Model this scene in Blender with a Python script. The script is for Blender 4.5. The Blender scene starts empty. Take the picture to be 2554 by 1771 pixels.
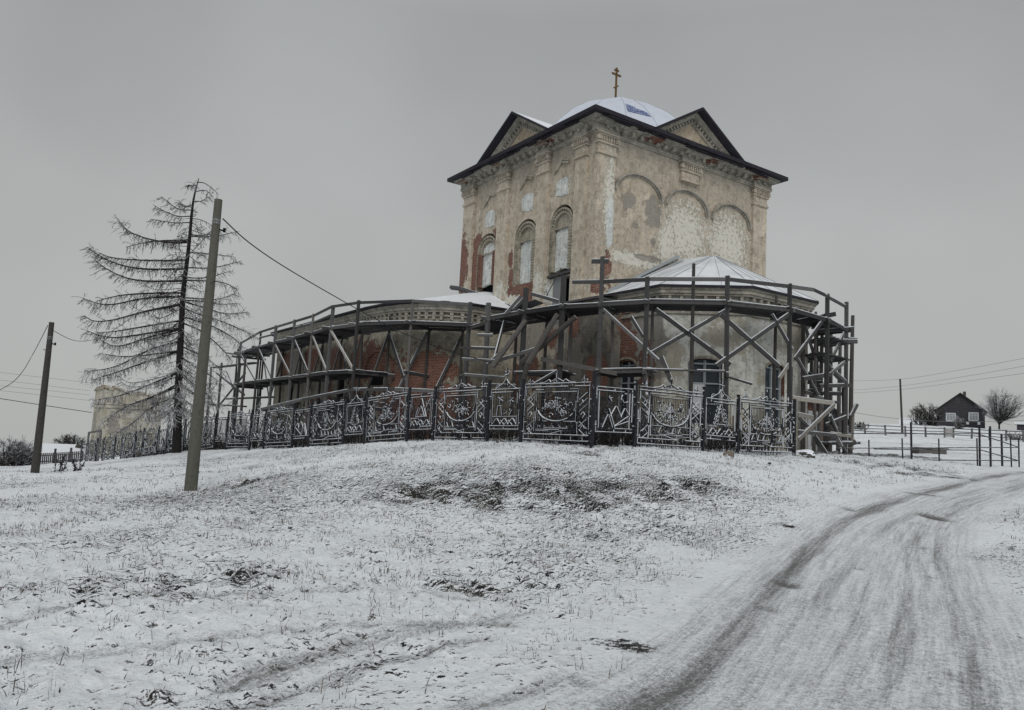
import bpy, bmesh, math, random
import numpy as np
from mathutils import Vector, Matrix, noise as mnoise
from mathutils.geometry import tessellate_polygon
random.seed(7); rng = np.random.default_rng(7)
S = bpy.context.scene
COL = S.collection
R = math.radians
# ------------------------------------------------------------------ camera, world, sun, exposure
PITCH, ROLL, FPX = R(6.04), R(2.93), 1874.0
cam_d = bpy.data.cameras.new("camera"); cam = bpy.data.objects.new("camera", cam_d); COL.objects.link(cam)
Fv = Vector((0, math.cos(PITCH), math.sin(PITCH))); U0 = Vector((0, -math.sin(PITCH), math.cos(PITCH))); R0 = Vector((1, 0, 0))
Rv = R0*math.cos(ROLL) + U0*math.sin(ROLL); Uv = -R0*math.sin(ROLL) + U0*math.cos(ROLL)
cam.matrix_world = Matrix(((Rv.x, Uv.x, -Fv.x, 0), (Rv.y, Uv.y, -Fv.y, 0), (Rv.z, Uv.z, -Fv.z, 0), (0, 0, 0, 1)))
cam_d.sensor_width = 36; cam_d.lens = 36*FPX/2554; cam_d.clip_end = 5000; cam_d.clip_start = 0.1
S.camera = cam
S.render.resolution_x, S.render.resolution_y = 1024, 710
S.view_settings.view_transform = 'Standard'; S.view_settings.look = 'None'; S.view_settings.exposure = 0.0; S.view_settings.gamma = 1
SUN_EL, SUN_AZ = R(36), R(176)
w = bpy.data.worlds.new("World"); S.world = w; w.use_nodes = True
nt = w.node_tree; nt.nodes.clear()
def wn(t, **k):
    n = nt.nodes.new(t)
    for a, b in k.items(): setattr(n, a, b)
    return n
wo = wn('ShaderNodeOutputWorld'); bg = wn('ShaderNodeBackground'); bg.inputs[1].default_value = 0.1
sky = wn('ShaderNodeTexSky', sky_type='NISHITA', sun_disc=False, sun_elevation=SUN_EL, sun_rotation=SUN_AZ)
hsv = wn('ShaderNodeHueSaturation'); hsv.inputs['Saturation'].default_value = 0.15
tc = wn('ShaderNodeTexCoord'); sp = wn('ShaderNodeSeparateXYZ'); nt.links.new(tc.outputs['Generated'], sp.inputs[0])
rp = wn('ShaderNodeValToRGB'); cr = rp.color_ramp
while len(cr.elements) > 1: cr.elements.remove(cr.elements[-1])
cr.elements[0].position = 0; cr.elements[0].color = (.448, .459, .450, 1)
for p_, c_ in ((.10, (.444, .456, .448, 1)), (.25, (.425, .438, .436, 1)), (.5, (.345, .357, .362, 1)), (.62, (.43, .445, .46, 1)), (1.0, (.74, .765, .80, 1))):
    e = cr.elements.new(p_); e.color = c_
nt.links.new(sp.outputs['Z'], rp.inputs[0])
cl = wn('ShaderNodeTexNoise'); cl.inputs['Scale'].default_value = 2.2; cl.inputs['Detail'].default_value = 3; cl.inputs['Roughness'].default_value = .45
nt.links.new(tc.outputs['Generated'], cl.inputs['Vector'])
mr = wn('ShaderNodeMapRange'); mr.inputs[1].default_value = .3; mr.inputs[2].default_value = .7; mr.inputs[3].default_value = 8.6; mr.inputs[4].default_value = 11.0
nt.links.new(cl.outputs['Fac'], mr.inputs[0])
vm = wn('ShaderNodeVectorMath', operation='SCALE'); nt.links.new(rp.outputs[0], vm.inputs[0]); nt.links.new(mr.outputs[0], vm.inputs['Scale'])
nt.links.new(sky.outputs[0], hsv.inputs['Color'])
mx = wn('ShaderNodeMixRGB'); mx.inputs[0].default_value = 0.97
nt.links.new(hsv.outputs[0], mx.inputs[1]); nt.links.new(vm.outputs[0], mx.inputs[2])
nt.links.new(mx.outputs[0], bg.inputs[0]); nt.links.new(bg.outputs[0], wo.inputs[0])
sl = bpy.data.lights.new("sun", 'SUN'); sl.energy = 1.1; sl.angle = R(28); sl.color = (1, .97, .93)
so = bpy.data.objects.new("sun", sl); COL.objects.link(so)
so.rotation_euler = Vector((math.sin(SUN_AZ)*math.cos(SUN_EL), math.cos(SUN_AZ)*math.cos(SUN_EL), math.sin(SUN_EL))).to_track_quat('Z', 'Y').to_euler()

# ------------------------------------------------------------------ survey helpers (photo pixel -> point at a known depth / height / plane)
AN = R(34.4)
CX_, CY_ = Vector((math.cos(AN), math.sin(AN), 0)), Vector((-math.sin(AN), math.cos(AN), 0))
C0 = Vector((3.85, 38, 0))
def ray(px, py): return Fv + Rv*((px-1277)/FPX) - Uv*((py-885.5)/FPX)
def at(px, py, Y): d = ray(px, py); return d*(Y/d.y)
def W(x, y, z): return C0 + CX_*x + CY_*y + Vector((0, 0, z))           # church frame -> world
def Lc(P): q = P-C0; return Vector((q.dot(CX_), q.dot(CY_), q.z))          # world -> church frame
def Lz(px, py, z): d = ray(px, py); return Lc(d*(z/d.z))                    # church-frame point at height z
def Lp(px, py, a, b):                                                       # church-frame point on the vertical plane through plan points a, b
    A, B = W(a[0], a[1], 0), W(b[0], b[1], 0); n = Vector((-(B-A).y, (B-A).x, 0)); d = ray(px, py)
    return Lc(d*(A.dot(n)/d.dot(n)))
# ------------------------------------------------------------------ numpy noise + terrain
_perm = rng.permutation(512); _perm = np.concatenate([_perm, _perm]); _g = rng.normal(size=(512, 2)); _g /= np.linalg.norm(_g, axis=1)[:, None]
def pn(x, y):
    xi, yi = np.floor(x).astype(int), np.floor(y).astype(int); xf, yf = x-xi, y-yi
    def gr(ix, iy, fx, fy):
        g = _g[_perm[(_perm[ix % 512]+iy) % 512]]; return g[..., 0]*fx+g[..., 1]*fy
    u, v = xf*xf*xf*(xf*(xf*6-15)+10), yf*yf*yf*(yf*(yf*6-15)+10)
    a, b, c, d = gr(xi, yi, xf, yf), gr(xi+1, yi, xf-1, yf), gr(xi, yi+1, xf, yf-1), gr(xi+1, yi+1, xf-1, yf-1)
    return (a*(1-u)+b*u)*(1-v)+(c*(1-u)+d*u)*v
def fbm(x, y, o=4):
    s = 0; a = 1
    for i in range(o): s = s+a*pn(x+i*17.3, y-i*9.1); x = x*2.03; y = y*2.03; a *= .5
    return s
CP = np.array([(0,0,-1.6),(0,5,-1.62),(-6,6,-1.65),(6,6,-1.6),(0,10,-1.62),(-8,10,-1.72),(8,10,-1.55),(-12,0,-1.7),(12,0,-1.6),(0,-15,-1.6),(-30,-20,-2.2),(30,-20,-1.4),
 (0,13.3,-1.52),(0,14.6,-1.28),(0,16,-.93),(0,19,-.5),(0.5,21.5,-.33),(3,20.8,-.27),(4,14,-1.4),(4,16,-1.0),(4.5,18.5,-.6),(8,20,-.75),(7,23,-.35),(10,24.5,-.5),(9,18,-1.1),(11.5,21,-.92),(14,24,-.72),(15,18,-1.2),(7,14,-1.42),
 (20,30,-.45),(25,33,-.35),(10.8,28.6,-.15),(14,33,-.12),(17.6,33,-.2),(30,40,0),(45,85,2.1),(28,85,1.9),(62,85,2.4),(60,110,4.5),(80,112,4.7),(38,110,3.8),(25,60,.5),(45,55,.7),
 (-3,18,-.85),(-3,15,-1.35),(-5,22,-.95),(-4.1,28,-.5),(-8.5,33,-1.0),(-17.4,42,-1.8),(-25,50,-2.9),(-36,64,-4.4),(-7.9,18.5,-1.78),(-8,25,-1.35),(-12,30,-1.7),(-22.9,36,-3.05),(-18.7,41,-2.1),(-12,14,-1.85),(-20,25,-2.4),(-35,50,-4.0),(-50,60,-4.6),
 (-60,82,-4.9),(-65,110,-5.1),(-40,110,-4.9),(4,38,-.1),(15,45,-.1),(12,36,-.1),(-5,55,-1.2),(-20,70,-3.0),(0,110,-1),(-8,44,-.9)], float)
def _ph(d): return np.sqrt(d*d+1.0)
_n = len(CP); _D = np.linalg.norm(CP[:, None, :2]-CP[None, :, :2], axis=2)
_A = np.zeros((_n+3, _n+3)); _A[:_n, :_n] = _ph(_D); _A[:_n, _n] = 1; _A[:_n, _n+1:] = CP[:, :2]; _A[_n, :_n] = 1; _A[_n+1:, :_n] = CP[:, :2].T
_w = np.linalg.solve(_A, np.concatenate([CP[:, 2], [0, 0, 0]]))
def Hs(x, y):
    x = np.asarray(x, float); y = np.asarray(y, float); r = np.hypot(x, y); k = np.minimum(1, 125/np.maximum(r, 1e-6)); xs, ys = x*k, y*k
    z = np.full(x.shape, _w[_n]) + _w[_n+1]*xs+_w[_n+2]*ys
    for i in range(_n): z = z+_w[i]*_ph(np.hypot(xs-CP[i, 0], ys-CP[i, 1]))
    return z - np.maximum(0, r-125)*0.07
def H(x, y): return float(Hs(np.array([x]), np.array([y]))[0])
def ground_hit(px, py):
    d = ray(px, py); lo = 2.0; t = 2.0
    while t < 200:
        if d.z*t < H(d.x*t, d.y*t): break
        t += .25
    return (d.x*t, d.y*t)
# ------------------------------------------------------------------ tagging, mesh builder
def tag(o, label=None, cat=None, group=None, kind=None):
    for k, v in (('label', label), ('category', cat), ('group', group), ('kind', kind)):
        if v: o[k] = v
    return o
def empty(name, loc=(0, 0, 0), rz=0):
    o = bpy.data.objects.new(name, None); COL.objects.link(o); o.location = loc; o.rotation_euler = (0, 0, rz); return o
def jit_(a): return random.uniform(-a, a)
class MB:
    def __init__(s): s.v = []; s.f = []; s.uv = {}; s.mi = {}
    def poly(s, pts, uv=None):
        b = len(s.v); s.v += [tuple(p) for p in pts]; s.f.append(tuple(range(b, b+len(pts))))
        if uv: s.uv[len(s.f)-1] = uv
    def box(s, lo, hi):
        x0, y0, z0 = lo; x1, y1, z1 = hi; b = len(s.v)
        s.v += [(x0,y0,z0),(x1,y0,z0),(x1,y1,z0),(x0,y1,z0),(x0,y0,z1),(x1,y0,z1),(x1,y1,z1),(x0,y1,z1)]
        s.f += [tuple(b+i for i in q) for q in ((0,3,2,1),(4,5,6,7),(0,1,5,4),(1,2,6,5),(2,3,7,6),(3,0,4,7))]
    def bar(s, p, q, w, h=None, up=(0, 0, 1), ext=0):
        h = h or w; p, q = Vector(p), Vector(q); d = (q-p)
        if d.length < 1e-5: return
        d.normalize(); p = p-d*ext; q = q+d*ext; up = Vector(up)
        if abs(d.dot(up)) > .97: up = Vector((0, 1, 0)) if abs(d.y) < .9 else Vector((1, 0, 0))
        sd = d.cross(up).normalized(); u = sd.cross(d).normalized(); b = len(s.v)
        for c in (p, q):
            for a_, b_ in ((-1, -1), (1, -1), (1, 1), (-1, 1)): s.v.append(tuple(c+sd*(a_*w/2)+u*(b_*h/2)))
        s.f += [tuple(b+i for i in k) for k in ((0,1,2,3),(7,6,5,4),(0,4,5,1),(1,5,6,2),(2,6,7,3),(3,7,4,0))]
    def snowbar(s, p, q, w, h=None, t=.03, ext=0, gap=.12):
        """a timber or rail carrying a ragged ridge of snow on its upper edge (second material)"""
        h = h or w; s.bar(p, q, w, h, ext=ext); p, q = Vector(p), Vector(q); d = q-p; L = d.length
        if L < .05 or abs(d.z)/L > .93: return
        d /= L; p = p-d*ext; L += 2*ext; sd = d.cross(Vector((0, 0, 1))).normalized(); u = sd.cross(d).normalized(); n = max(1, int(L/.5)); o = u*(h/2+t*.4)
        for k in range(n):
            if random.random() < gap: continue
            a, b = p+d*(L*k/n), p+d*(L*(k+1)/n); tt = t*random.uniform(.6, 1.25); f0 = len(s.f); s.bar(a+o, b+o, w*random.uniform(.8, 1.02), tt)
            for f in range(f0, len(s.f)): s.mi[f] = 1
    def tube(s, pts, rad, n=6, cap=True):
        pts = [Vector(p) for p in pts]; m = len(pts)
        if not hasattr(rad, '__len__'): rad = [rad]*m
        b = len(s.v); ref = Vector((.3, .2, .93))
        for i, p in enumerate(pts):
            d = (pts[min(i+1, m-1)]-pts[max(i-1, 0)]).normalized(); r_ = ref if abs(d.dot(ref)) < .95 else Vector((1, 0, 0))
            a = d.cross(r_).normalized(); c = d.cross(a)
            for k in range(n): t = 2*math.pi*k/n; s.v.append(tuple(p+(a*math.cos(t)+c*math.sin(t))*rad[i]))
        for i in range(m-1):
            for k in range(n): k2 = (k+1) % n; s.f.append((b+i*n+k, b+i*n+k2, b+i*n+n+k2, b+i*n+n+k))
        if cap: s.f.append(tuple(b+k for k in reversed(range(n)))); s.f.append(tuple(b+(m-1)*n+k for k in range(n)))
    def holed(s, outer, holes, M, uvf=None):
        """flat polygon with holes, 2-D loops mapped by M(u,v)->point"""
        loops = [[Vector((a, b, 0)) for a, b in outer]]+[[Vector((a, b, 0)) for a, b in h] for h in holes]
        flat = [q for l in loops for q in l]; b = len(s.v); s.v += [tuple(M(q.x, q.y)) for q in flat]
        for t in tessellate_polygon(loops):
            s.f.append(tuple(b+i for i in t)); s.uv[len(s.f)-1] = [(flat[i].x, flat[i].y) for i in t]
    def prism(s, loop, M, d0, d1):
        """2-D loop extruded from depth d0 to d1; M(u,v,d)->point"""
        n = len(loop); b = len(s.v); s.v += [tuple(M(a, c, d0)) for a, c in loop]+[tuple(M(a, c, d1)) for a, c in loop]
        for t in tessellate_polygon([[Vector((a, c, 0)) for a, c in loop]]):
            s.f.append(tuple(b+i for i in t)); s.uv[len(s.f)-1] = [loop[i] for i in t]
            s.f.append(tuple(b+n+i for i in reversed(t))); s.uv[len(s.f)-1] = [loop[i] for i in reversed(t)]
        for i in range(n):
            j = (i+1) % n; s.f.append((b+i, b+j, b+n+j, b+n+i)); s.uv[len(s.f)-1] = [loop[i], loop[j], loop[j], loop[i]]
    def build(s, name, mat, parent=None, recalc=True, smooth=False):
        me = bpy.data.meshes.new(name); me.from_pydata(s.v, [], s.f); me.validate(clean_customdata=False)
        if s.mi:
            for f, i in s.mi.items(): me.polygons[f].material_index = i
        if (s.uv or (mat and mat.name.startswith(('stucco', 'bare', 'ruin', 'window')))) and len(me.polygons) == len(s.f):
            ul = me.uv_layers.new(name='UV')
            for p in me.polygons:
                q = s.uv.get(p.index)
                for k, li in enumerate(p.loop_indices):
                    ul.data[li].uv = q[k] if q else (me.vertices[me.loops[li].vertex_index].co.x+me.vertices[me.loops[li].vertex_index].co.y, me.vertices[me.loops[li].vertex_index].co.z)
        if recalc:
            bm = bmesh.new(); bm.from_mesh(me); bmesh.ops.recalc_face_normals(bm, faces=bm.faces); bm.to_mesh(me); bm.free()
        if smooth:
            for p in me.polygons: p.use_smooth = True
        if mat: me.materials.append(mat)
        if s.mi: me.materials.append(M_cap)
        o = bpy.data.objects.new(name, me); COL.objects.link(o)
        if parent: o.parent = parent
        return o
# ------------------------------------------------------------------ materials
class NM:
    def __init__(s, name):
        s.m = bpy.data.materials.new(name); s.m.use_nodes = True; s.t = s.m.node_tree; s.t.nodes.clear()
        s.out = s.t.nodes.new('ShaderNodeOutputMaterial'); s.b = s.t.nodes.new('ShaderNodeBsdfPrincipled'); s.t.links.new(s.b.outputs[0], s.out.inputs[0])
        s.b.inputs['Specular IOR Level'].default_value = .25
    def n(s, t, ins=(), **k):
        x = s.t.nodes.new(t)
        for a, b in k.items(): setattr(x, a, b)
        for i, v in (ins.items() if isinstance(ins, dict) else enumerate(ins)):
            if v is None: continue
            if hasattr(v, 'is_output'): s.t.links.new(v, x.inputs[i])
            else: x.inputs[i].default_value = v
        return x
    def ma(s, op, a, b=None, c=None): return s.n('ShaderNodeMath', (a, b, c), operation=op).outputs[0]
    def noise(s, vec, scale, det=4, rough=.55, dist=0): return s.n('ShaderNodeTexNoise', {'Vector': vec, 'Scale': scale, 'Detail': det, 'Roughness': rough, 'Distortion': dist}).outputs[0]
    def rng(s, v, a, b, c=0., d=1.): return s.n('ShaderNodeMapRange', (v, a, b, c, d)).outputs[0]
    def mix(s, f, a, b):
        q = lambda v: (*v, 1) if isinstance(v, tuple) and len(v) == 3 else v
        return s.n('ShaderNodeMixRGB', (f, q(a), q(b))).outputs[0]
    def tc(s, w='Object'): return s.n('ShaderNodeTexCoord').outputs[w]
    def sc(s, v, k): return s.n('ShaderNodeVectorMath', (v, k), operation='MULTIPLY').outputs[0]
    def geo(s, w='Normal'): return s.n('ShaderNodeNewGeometry').outputs[w]
    def sep(s, v): return s.n('ShaderNodeSeparateXYZ', (v,)).outputs
    def bump(s, h, dist, st=1.): s.t.links.new(s.n('ShaderNodeBump', {'Strength': st, 'Distance': dist, 'Height': h}).outputs[0], s.b.inputs['Normal'])
    def fin(s, col, rough=.85, metal=None):
        i = s.b.inputs
        for k, v in (('Base Color', col), ('Roughness', rough), ('Metallic', metal)):
            if v is None: continue
            if hasattr(v, 'is_output'): s.t.links.new(v, i[k])
            else: i[k].default_value = (*v, 1) if isinstance(v, tuple) and len(v) == 3 else v
        return s.m
SNOW = (.80, .83, .87)
def snow_top(m, base, scale=6., lo=.35, hi=.75, dirv=(0, 0, 1), amt=1., nz=.6):
    """settled snow: covers whatever faces up (a real coating, ragged by noise)"""
    d = m.n('ShaderNodeVectorMath', (m.geo(), dirv), operation='DOT_PRODUCT').outputs['Value']
    f = m.rng(m.ma('ADD', d, m.ma('MULTIPLY', m.ma('SUBTRACT', m.noise(m.tc(), scale, 3), .5), nz)), lo, hi, 0, amt)
    return m.mix(f, base, SNOW)
m = NM('snow_cap'); M_cap = m.fin(m.mix(m.noise(m.tc(), 30., 3), (.62, .65, .68), (.78, .81, .84)), .8)
def mat_wood(name, c1, c2, snow=True, sc=(3, 3, 3), **k):
    m = NM(name); v = m.tc(); c = m.mix(m.noise(m.sc(v, sc), 4., 5, .6), c1, c2); rd_ = m.n('ShaderNodeObjectInfo').outputs['Random'] if 'pole' not in name else .42; c = m.mix(m.rng(rd_, .45, 1., 0, .55), c, tuple(x*1.9 for x in c2)); c = m.mix(m.rng(rd_, .0, .4, .45, 0), c, tuple(x*.5 for x in c1))
    c = m.mix(m.rng(m.noise(v, 9., 4), .55, .7, 0, .5), c, tuple(x*.45 for x in c1))
    m.bump(m.noise(m.sc(v, sc), 18., 3), .015, .8)
    if snow: c = snow_top(m, c, **k)
    return m.fin(c, .9)
M_wood = mat_wood('weathered_wood', (.042, .042, .045), (.105, .104, .105), sc=(6, 6, 1.2), lo=.45, hi=.8)
M_wood2 = mat_wood('dark_boards', (.032, .032, .036), (.075, .073, .075), sc=(4, 4, 2), lo=.45, hi=.8)
M_logw = mat_wood('bark_log', (.045, .042, .041), (.12, .112, .107), sc=(5, 5, 2), lo=.5, hi=.9)
M_pale = mat_wood('pale_new_board', (.20, .185, .16), (.30, .28, .25), sc=(6, 6, 1.5), lo=.45, hi=.8)
M_pole = mat_wood('pole_concrete_grey', (.085, .083, .07), (.14, .136, .116), sc=(6, 6, .5), lo=.6, hi=1.)
M_poled = mat_wood('pole_dark', (.035, .035, .033), (.075, .07, .065), sc=(8, 8, .5), lo=.6, hi=1.)
M_bark = mat_wood('larch_bark', (.012, .011, .011), (.034, .030, .029), sc=(6, 6, 1.5), lo=.65, hi=1.)
M_twig = mat_wood('twig', (.016, .014, .014), (.042, .036, .034), sc=(3, 3, 3), lo=.35, hi=.9, scale=1.5, amt=.6)
M_twigs = mat_wood('frosted_twig', (.05, .045, .045), (.10, .09, .088), sc=(3, 3, 3), lo=-.3, hi=.7, scale=3., amt=.75)
M_farw = mat_wood('grey_rails', (.06, .06, .06), (.13, .13, .13), sc=(3, 3, 3), lo=.5, hi=.9)
m = NM('iron_fence'); M_iron = m.fin(m.mix(m.rng(m.noise(m.tc(), 16., 3), .56, .66, 0, .5), (.010, .011, .018), (.3, .32, .36)), .6)
m = NM('iron_post'); M_ironp = m.fin(snow_top(m, (.016, .017, .022), scale=11., lo=.8, hi=.95, dirv=(-.75, -.1, .6), nz=1.3), .6)
m = NM('black_pipe'); M_pipe = m.fin(snow_top(m, (.018, .019, .022), lo=.6, hi=.95), .5)
m = NM('cable'); M_cable = m.fin((.03, .03, .032), .7)
m = NM('pale_cable'); M_cable2 = m.fin((.16, .165, .17), .7)
m = NM('dark_void'); M_void = m.fin((.006, .006, .007), 1.)
def mat_tin(name, base, snowy=.9, seam=None, top=SNOW):
    m = NM(name); v = m.tc(); n = m.noise(v, 1.6, 6, .6); n2 = m.noise(v, 14., 3)
    f = m.rng(m.ma('ADD', n, m.ma('MULTIPLY', n2, .12)), .62-snowy*.5, .70-snowy*.5)
    c = m.mix(f, base, top); c = m.mix(m.rng(m.noise(v, 2.2, 6, .7), .45, .7, 0, .35), c, tuple(x*.72 for x in top)); m.bump(m.noise(v, 5., 4), .03, .4); return m.fin(c, .6)
M_roofsnow = mat_tin('snowy_roof', (.30, .34, .40), 1.0)
M_dome = mat_tin('snowy_blue_dome', (.25, .30, .42), .95, None, (.56, .60, .68))
m = NM('blue_tin'); v = m.tc(); M_blue = m.fin(m.mix(m.rng(m.noise(v, 9., 6, .75), .50, .60), (.035, .065, .20), (.5, .55, .66)), .6)
m = NM('apse_tin'); v = m.tc(); c = m.mix(m.rng(m.noise(v, .8, 5, .6), .35, .6), (.60, .63, .66), (.76, .79, .82)); M_apsetin = m.fin(c, .55)
m = NM('dark_eave'); v = m.tc(); c = m.mix(m.noise(v, 3., 5), (.010, .011, .022), (.035, .032, .036)); M_eave = m.fin(snow_top(m, c, lo=.6, hi=.8), .8)
m = NM('glass'); v = m.tc(); M_glass = m.fin(m.mix(m.noise(v, 1.2, 2), (.02, .03, .04), (.07, .085, .10)), .12)
m = NM('painted_frame'); M_frame = m.fin((.38, .42, .44), .7)
m = NM('white_paint'); M_white = m.fin((.62, .65, .66), .7)
m = NM('grey_zinc'); M_zinc = m.fin((.20, .21, .22), .5)
m = NM('grey_zinc_light'); M_zincl = m.fin((.34, .37, .39), .5)
m = NM('seam_tin'); M_seam = m.fin((.42, .44, .47), .6)
m = NM('cross_paint'); v = m.tc(); M_cross = m.fin(m.mix(m.noise(v, 6., 3), (.07, .045, .022), (.20, .12, .045)), .6)

def mat_wall(name, c1, c2, white=.0, bricks=(), whites=(), greys=(), fresh=(), grime=None, cw=(.66, .65, .58), white_zone=(), stain=False):
    """weathered lime stucco over red brick; patch lists are (u, v, ru, rv) in metres on the wall"""
    m = NM(name); uv = m.tc('UV'); obj = m.tc()
    warp = m.noise(obj, 1.7, 6, .62); warp2 = m.noise(obj, 7., 4, .6)
    ww = m.ma('ADD', m.ma('MULTIPLY', m.ma('SUBTRACT', warp, .5), 2.6), m.ma('MULTIPLY', m.ma('SUBTRACT', warp2, .5), .9))
    def mask(els, soft=.04, wk=1.):
        r = None
        for (u, v_, ru, rv) in els:
            a = m.n('ShaderNodeVectorMath', (uv, (u, v_, 0)), operation='SUBTRACT').outputs[0]
            l = m.n('ShaderNodeVectorMath', (m.sc(a, (1/ru, 1/rv, 0)),), operation='LENGTH').outputs['Value']
            r = l if r is None else m.ma('MINIMUM', r, l)
        return m.ma('SUBTRACT', m.ma('SUBTRACT', 1.1, r), m.ma('MULTIPLY', ww, wk))
    c = m.mix(m.rng(m.noise(obj, .7, 5, .6), .35, .65), c1, c2)
    c = m.mix(m.rng(m.noise(obj, 3.5, 6, .7), .42, .72, 0, .6), c, tuple(x*.6 for x in c1))
    c = m.mix(m.rng(m.noise(obj, 1.3, 8, .75), .50, .60, 0, .35), c, tuple(x*1.25 for x in c2))
    streak = m.noise(m.sc(uv, (3.2, .25, 1)), 1.6, 5, .7)
    c = m.mix(m.rng(streak, .47, .78, 0, .5), c, (.15, .145, .135))
    c = m.mix(m.rng(m.noise(obj, 2.1, 9, .78, .3), .53, .565, 0, .75), c, tuple(x*.62 for x in c1))
    crack = m.n('ShaderNodeTexVoronoi', {'Vector': m.n('ShaderNodeVectorMath', (obj, m.sc(m.n('ShaderNodeTexNoise', {'Vector': obj, 'Scale': 2.5, 'Detail': 5.}).outputs[1], (.9, .9, .9))), operation='ADD').outputs[0], 'Scale': .75}, feature='DISTANCE_TO_EDGE').outputs['Distance']
    c = m.mix(m.ma('MULTIPLY', m.rng(crack, .0, .012, .7, 0.), m.rng(m.noise(obj, .9, 3), .48, .56)), c, (.07, .062, .052))
    if stain: c = m.mix(m.rng(m.noise(obj, .38, 8, .70, .4), .505, .535, 0, .62), c, (.33, .285, .20)); c = m.mix(m.rng(m.noise(m.sc(uv, (2.2, .5, 1)), .9, 8, .78), .56, .76, 0, .4), c, (.20, .205, .19))
    h = m.ma('MULTIPLY', m.noise(obj, 12., 4), .25)
    pit = m.n('ShaderNodeTexVoronoi', {'Vector': obj, 'Scale': 1.7, 'Randomness': 1.}).outputs['Distance']
    c = m.mix(m.rng(m.ma('ADD', pit, m.ma('MULTIPLY', m.noise(obj, 6., 3), .12)), .105, .125, .75, 0), c, (.09, .07, .055))
    # flaking limewash
    fl = m.noise(obj, 4.6, 10, .78, .15)
    if white or white_zone:
        bias = m.rng(mask(white_zone, wk=.3), -.3, .7, 0, .17) if white_zone else 0.
        f = m.rng(m.ma('ADD', m.ma('ADD', m.ma('ADD', fl, m.ma('MULTIPLY', m.ma('SUBTRACT', m.noise(obj, 17., 4, .75), .5), .22)), white*.12), bias), .585, .62)
        c = m.mix(m.ma('MULTIPLY', f, .85), c, cw); h = m.ma('ADD', h, m.ma('MULTIPLY', f, .4))
    if greys:
        f = m.rng(mask(greys), -.02, .04); c = m.mix(m.ma('MULTIPLY', f, .8), c, (.25, .235, .21)); h = m.ma('SUBTRACT', h, m.ma('MULTIPLY', f, .5))
    if fresh:
        f = m.rng(mask(fresh, wk=.6), -.02, .02); c = m.mix(f, c, (.64, .67, .65)); h = m.ma('ADD', h, m.ma('MULTIPLY', f, .5))
    if bricks:
        mk = mask(bricks); f = m.rng(mk, -.01, .02)
        bt = m.n('ShaderNodeTexBrick', {'Vector': uv, 'Color1': (.15, .052, .035, 1), 'Color2': (.255, .10, .065, 1), 'Mortar': (.30, .27, .23, 1), 'Scale': 1., 'Mortar Size': .011, 'Mortar Smooth': .3, 'Bias': -.2, 'Brick Width': .27, 'Row Height': .088})
        bc = m.mix(m.rng(m.noise(obj, 5., 5, .7), .5, .7, 0, .55), bt.outputs[0], (.10, .055, .045))
        bc = m.mix(m.rng(m.noise(obj, 2.2, 6, .7), .6, .66, 0, .7), bc, (.34, .31, .26))
        rim = m.ma('MULTIPLY', m.rng(mk, -.06, .0), m.ma('SUBTRACT', 1., m.rng(mk, .0, .08)))
        c = m.mix(m.ma('MULTIPLY', rim, .55), c, (.06, .05, .045)); c = m.mix(f, c, bc)
        h = m.ma('SUBTRACT', h, m.ma('MULTIPLY', f, m.ma('ADD', .8, m.ma('MULTIPLY', bt.outputs['Fac'], .3))))
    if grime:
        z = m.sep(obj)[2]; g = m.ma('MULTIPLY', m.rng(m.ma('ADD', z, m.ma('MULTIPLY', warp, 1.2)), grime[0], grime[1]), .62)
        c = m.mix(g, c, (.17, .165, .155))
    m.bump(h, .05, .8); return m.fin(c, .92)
BE1, BE2 = (.465, .395, .305), (.585, .52, .425)
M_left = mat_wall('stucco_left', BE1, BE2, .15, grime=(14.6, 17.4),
    bricks=[(12.95, 11.4, .5, 1.9), (11.65, 10.2, .5, 1.6), (11.4, 12.2, .5, .5), (8.95, 12.0, .45, .75), (9.0, 10.4, .42, 1.2), (6.3, 8.45, 1.3, .3), (5.2, 7.9, 1.0, .9), (7.3, 9.3, .3, .5), (7.5, 10.5, .2, .5), (4.9, 9.2, .3, .4),
            (2.4, 3.2, .4, .9), (3.4, 5.3, .7, .5), (2.6, 1.4, .7, .8), (6.2, 3.0, .5, 1.0)],
    whites=(), fresh=[(4.2, 7.8, .9, .5)], greys=[(.9, 9.6, .35, .25), (1.2, 2.6, 1.7, 2.6), (4.6, 2.6, 1.8, 2.2), (3.2, 5.8, 2.4, 1.0), (6., 5.2, .8, 1.)], white_zone=[(7.3, 8.2, .9, .8), (3.2, 8.0, 1.5, .8), (1.4, 7.9, .8, .7)])
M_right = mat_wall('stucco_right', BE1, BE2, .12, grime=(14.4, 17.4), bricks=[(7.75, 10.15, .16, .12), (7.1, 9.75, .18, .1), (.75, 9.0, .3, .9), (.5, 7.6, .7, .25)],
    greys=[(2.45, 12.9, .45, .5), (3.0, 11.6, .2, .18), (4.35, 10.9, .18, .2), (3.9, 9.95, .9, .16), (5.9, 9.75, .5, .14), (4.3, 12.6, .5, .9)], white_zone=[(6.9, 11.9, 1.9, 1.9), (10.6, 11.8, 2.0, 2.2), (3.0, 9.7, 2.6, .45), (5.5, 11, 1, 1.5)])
M_pil = mat_wall('stucco_pilaster', (.48, .415, .325), (.59, .525, .43), .1, bricks=[(13.0, 11.0, .7, 1.7), (.9, 4.6, .4, 1.0), (4.4, 3.6, .4, .9)], greys=[(1, 2.2, 1, 1.8), (4.4, 5.6, .8, 1.2)], white_zone=[(8.4, 8.5, .6, .8), (4.4, 8.4, .6, .9)], grime=(15.6, 17.2))
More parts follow.
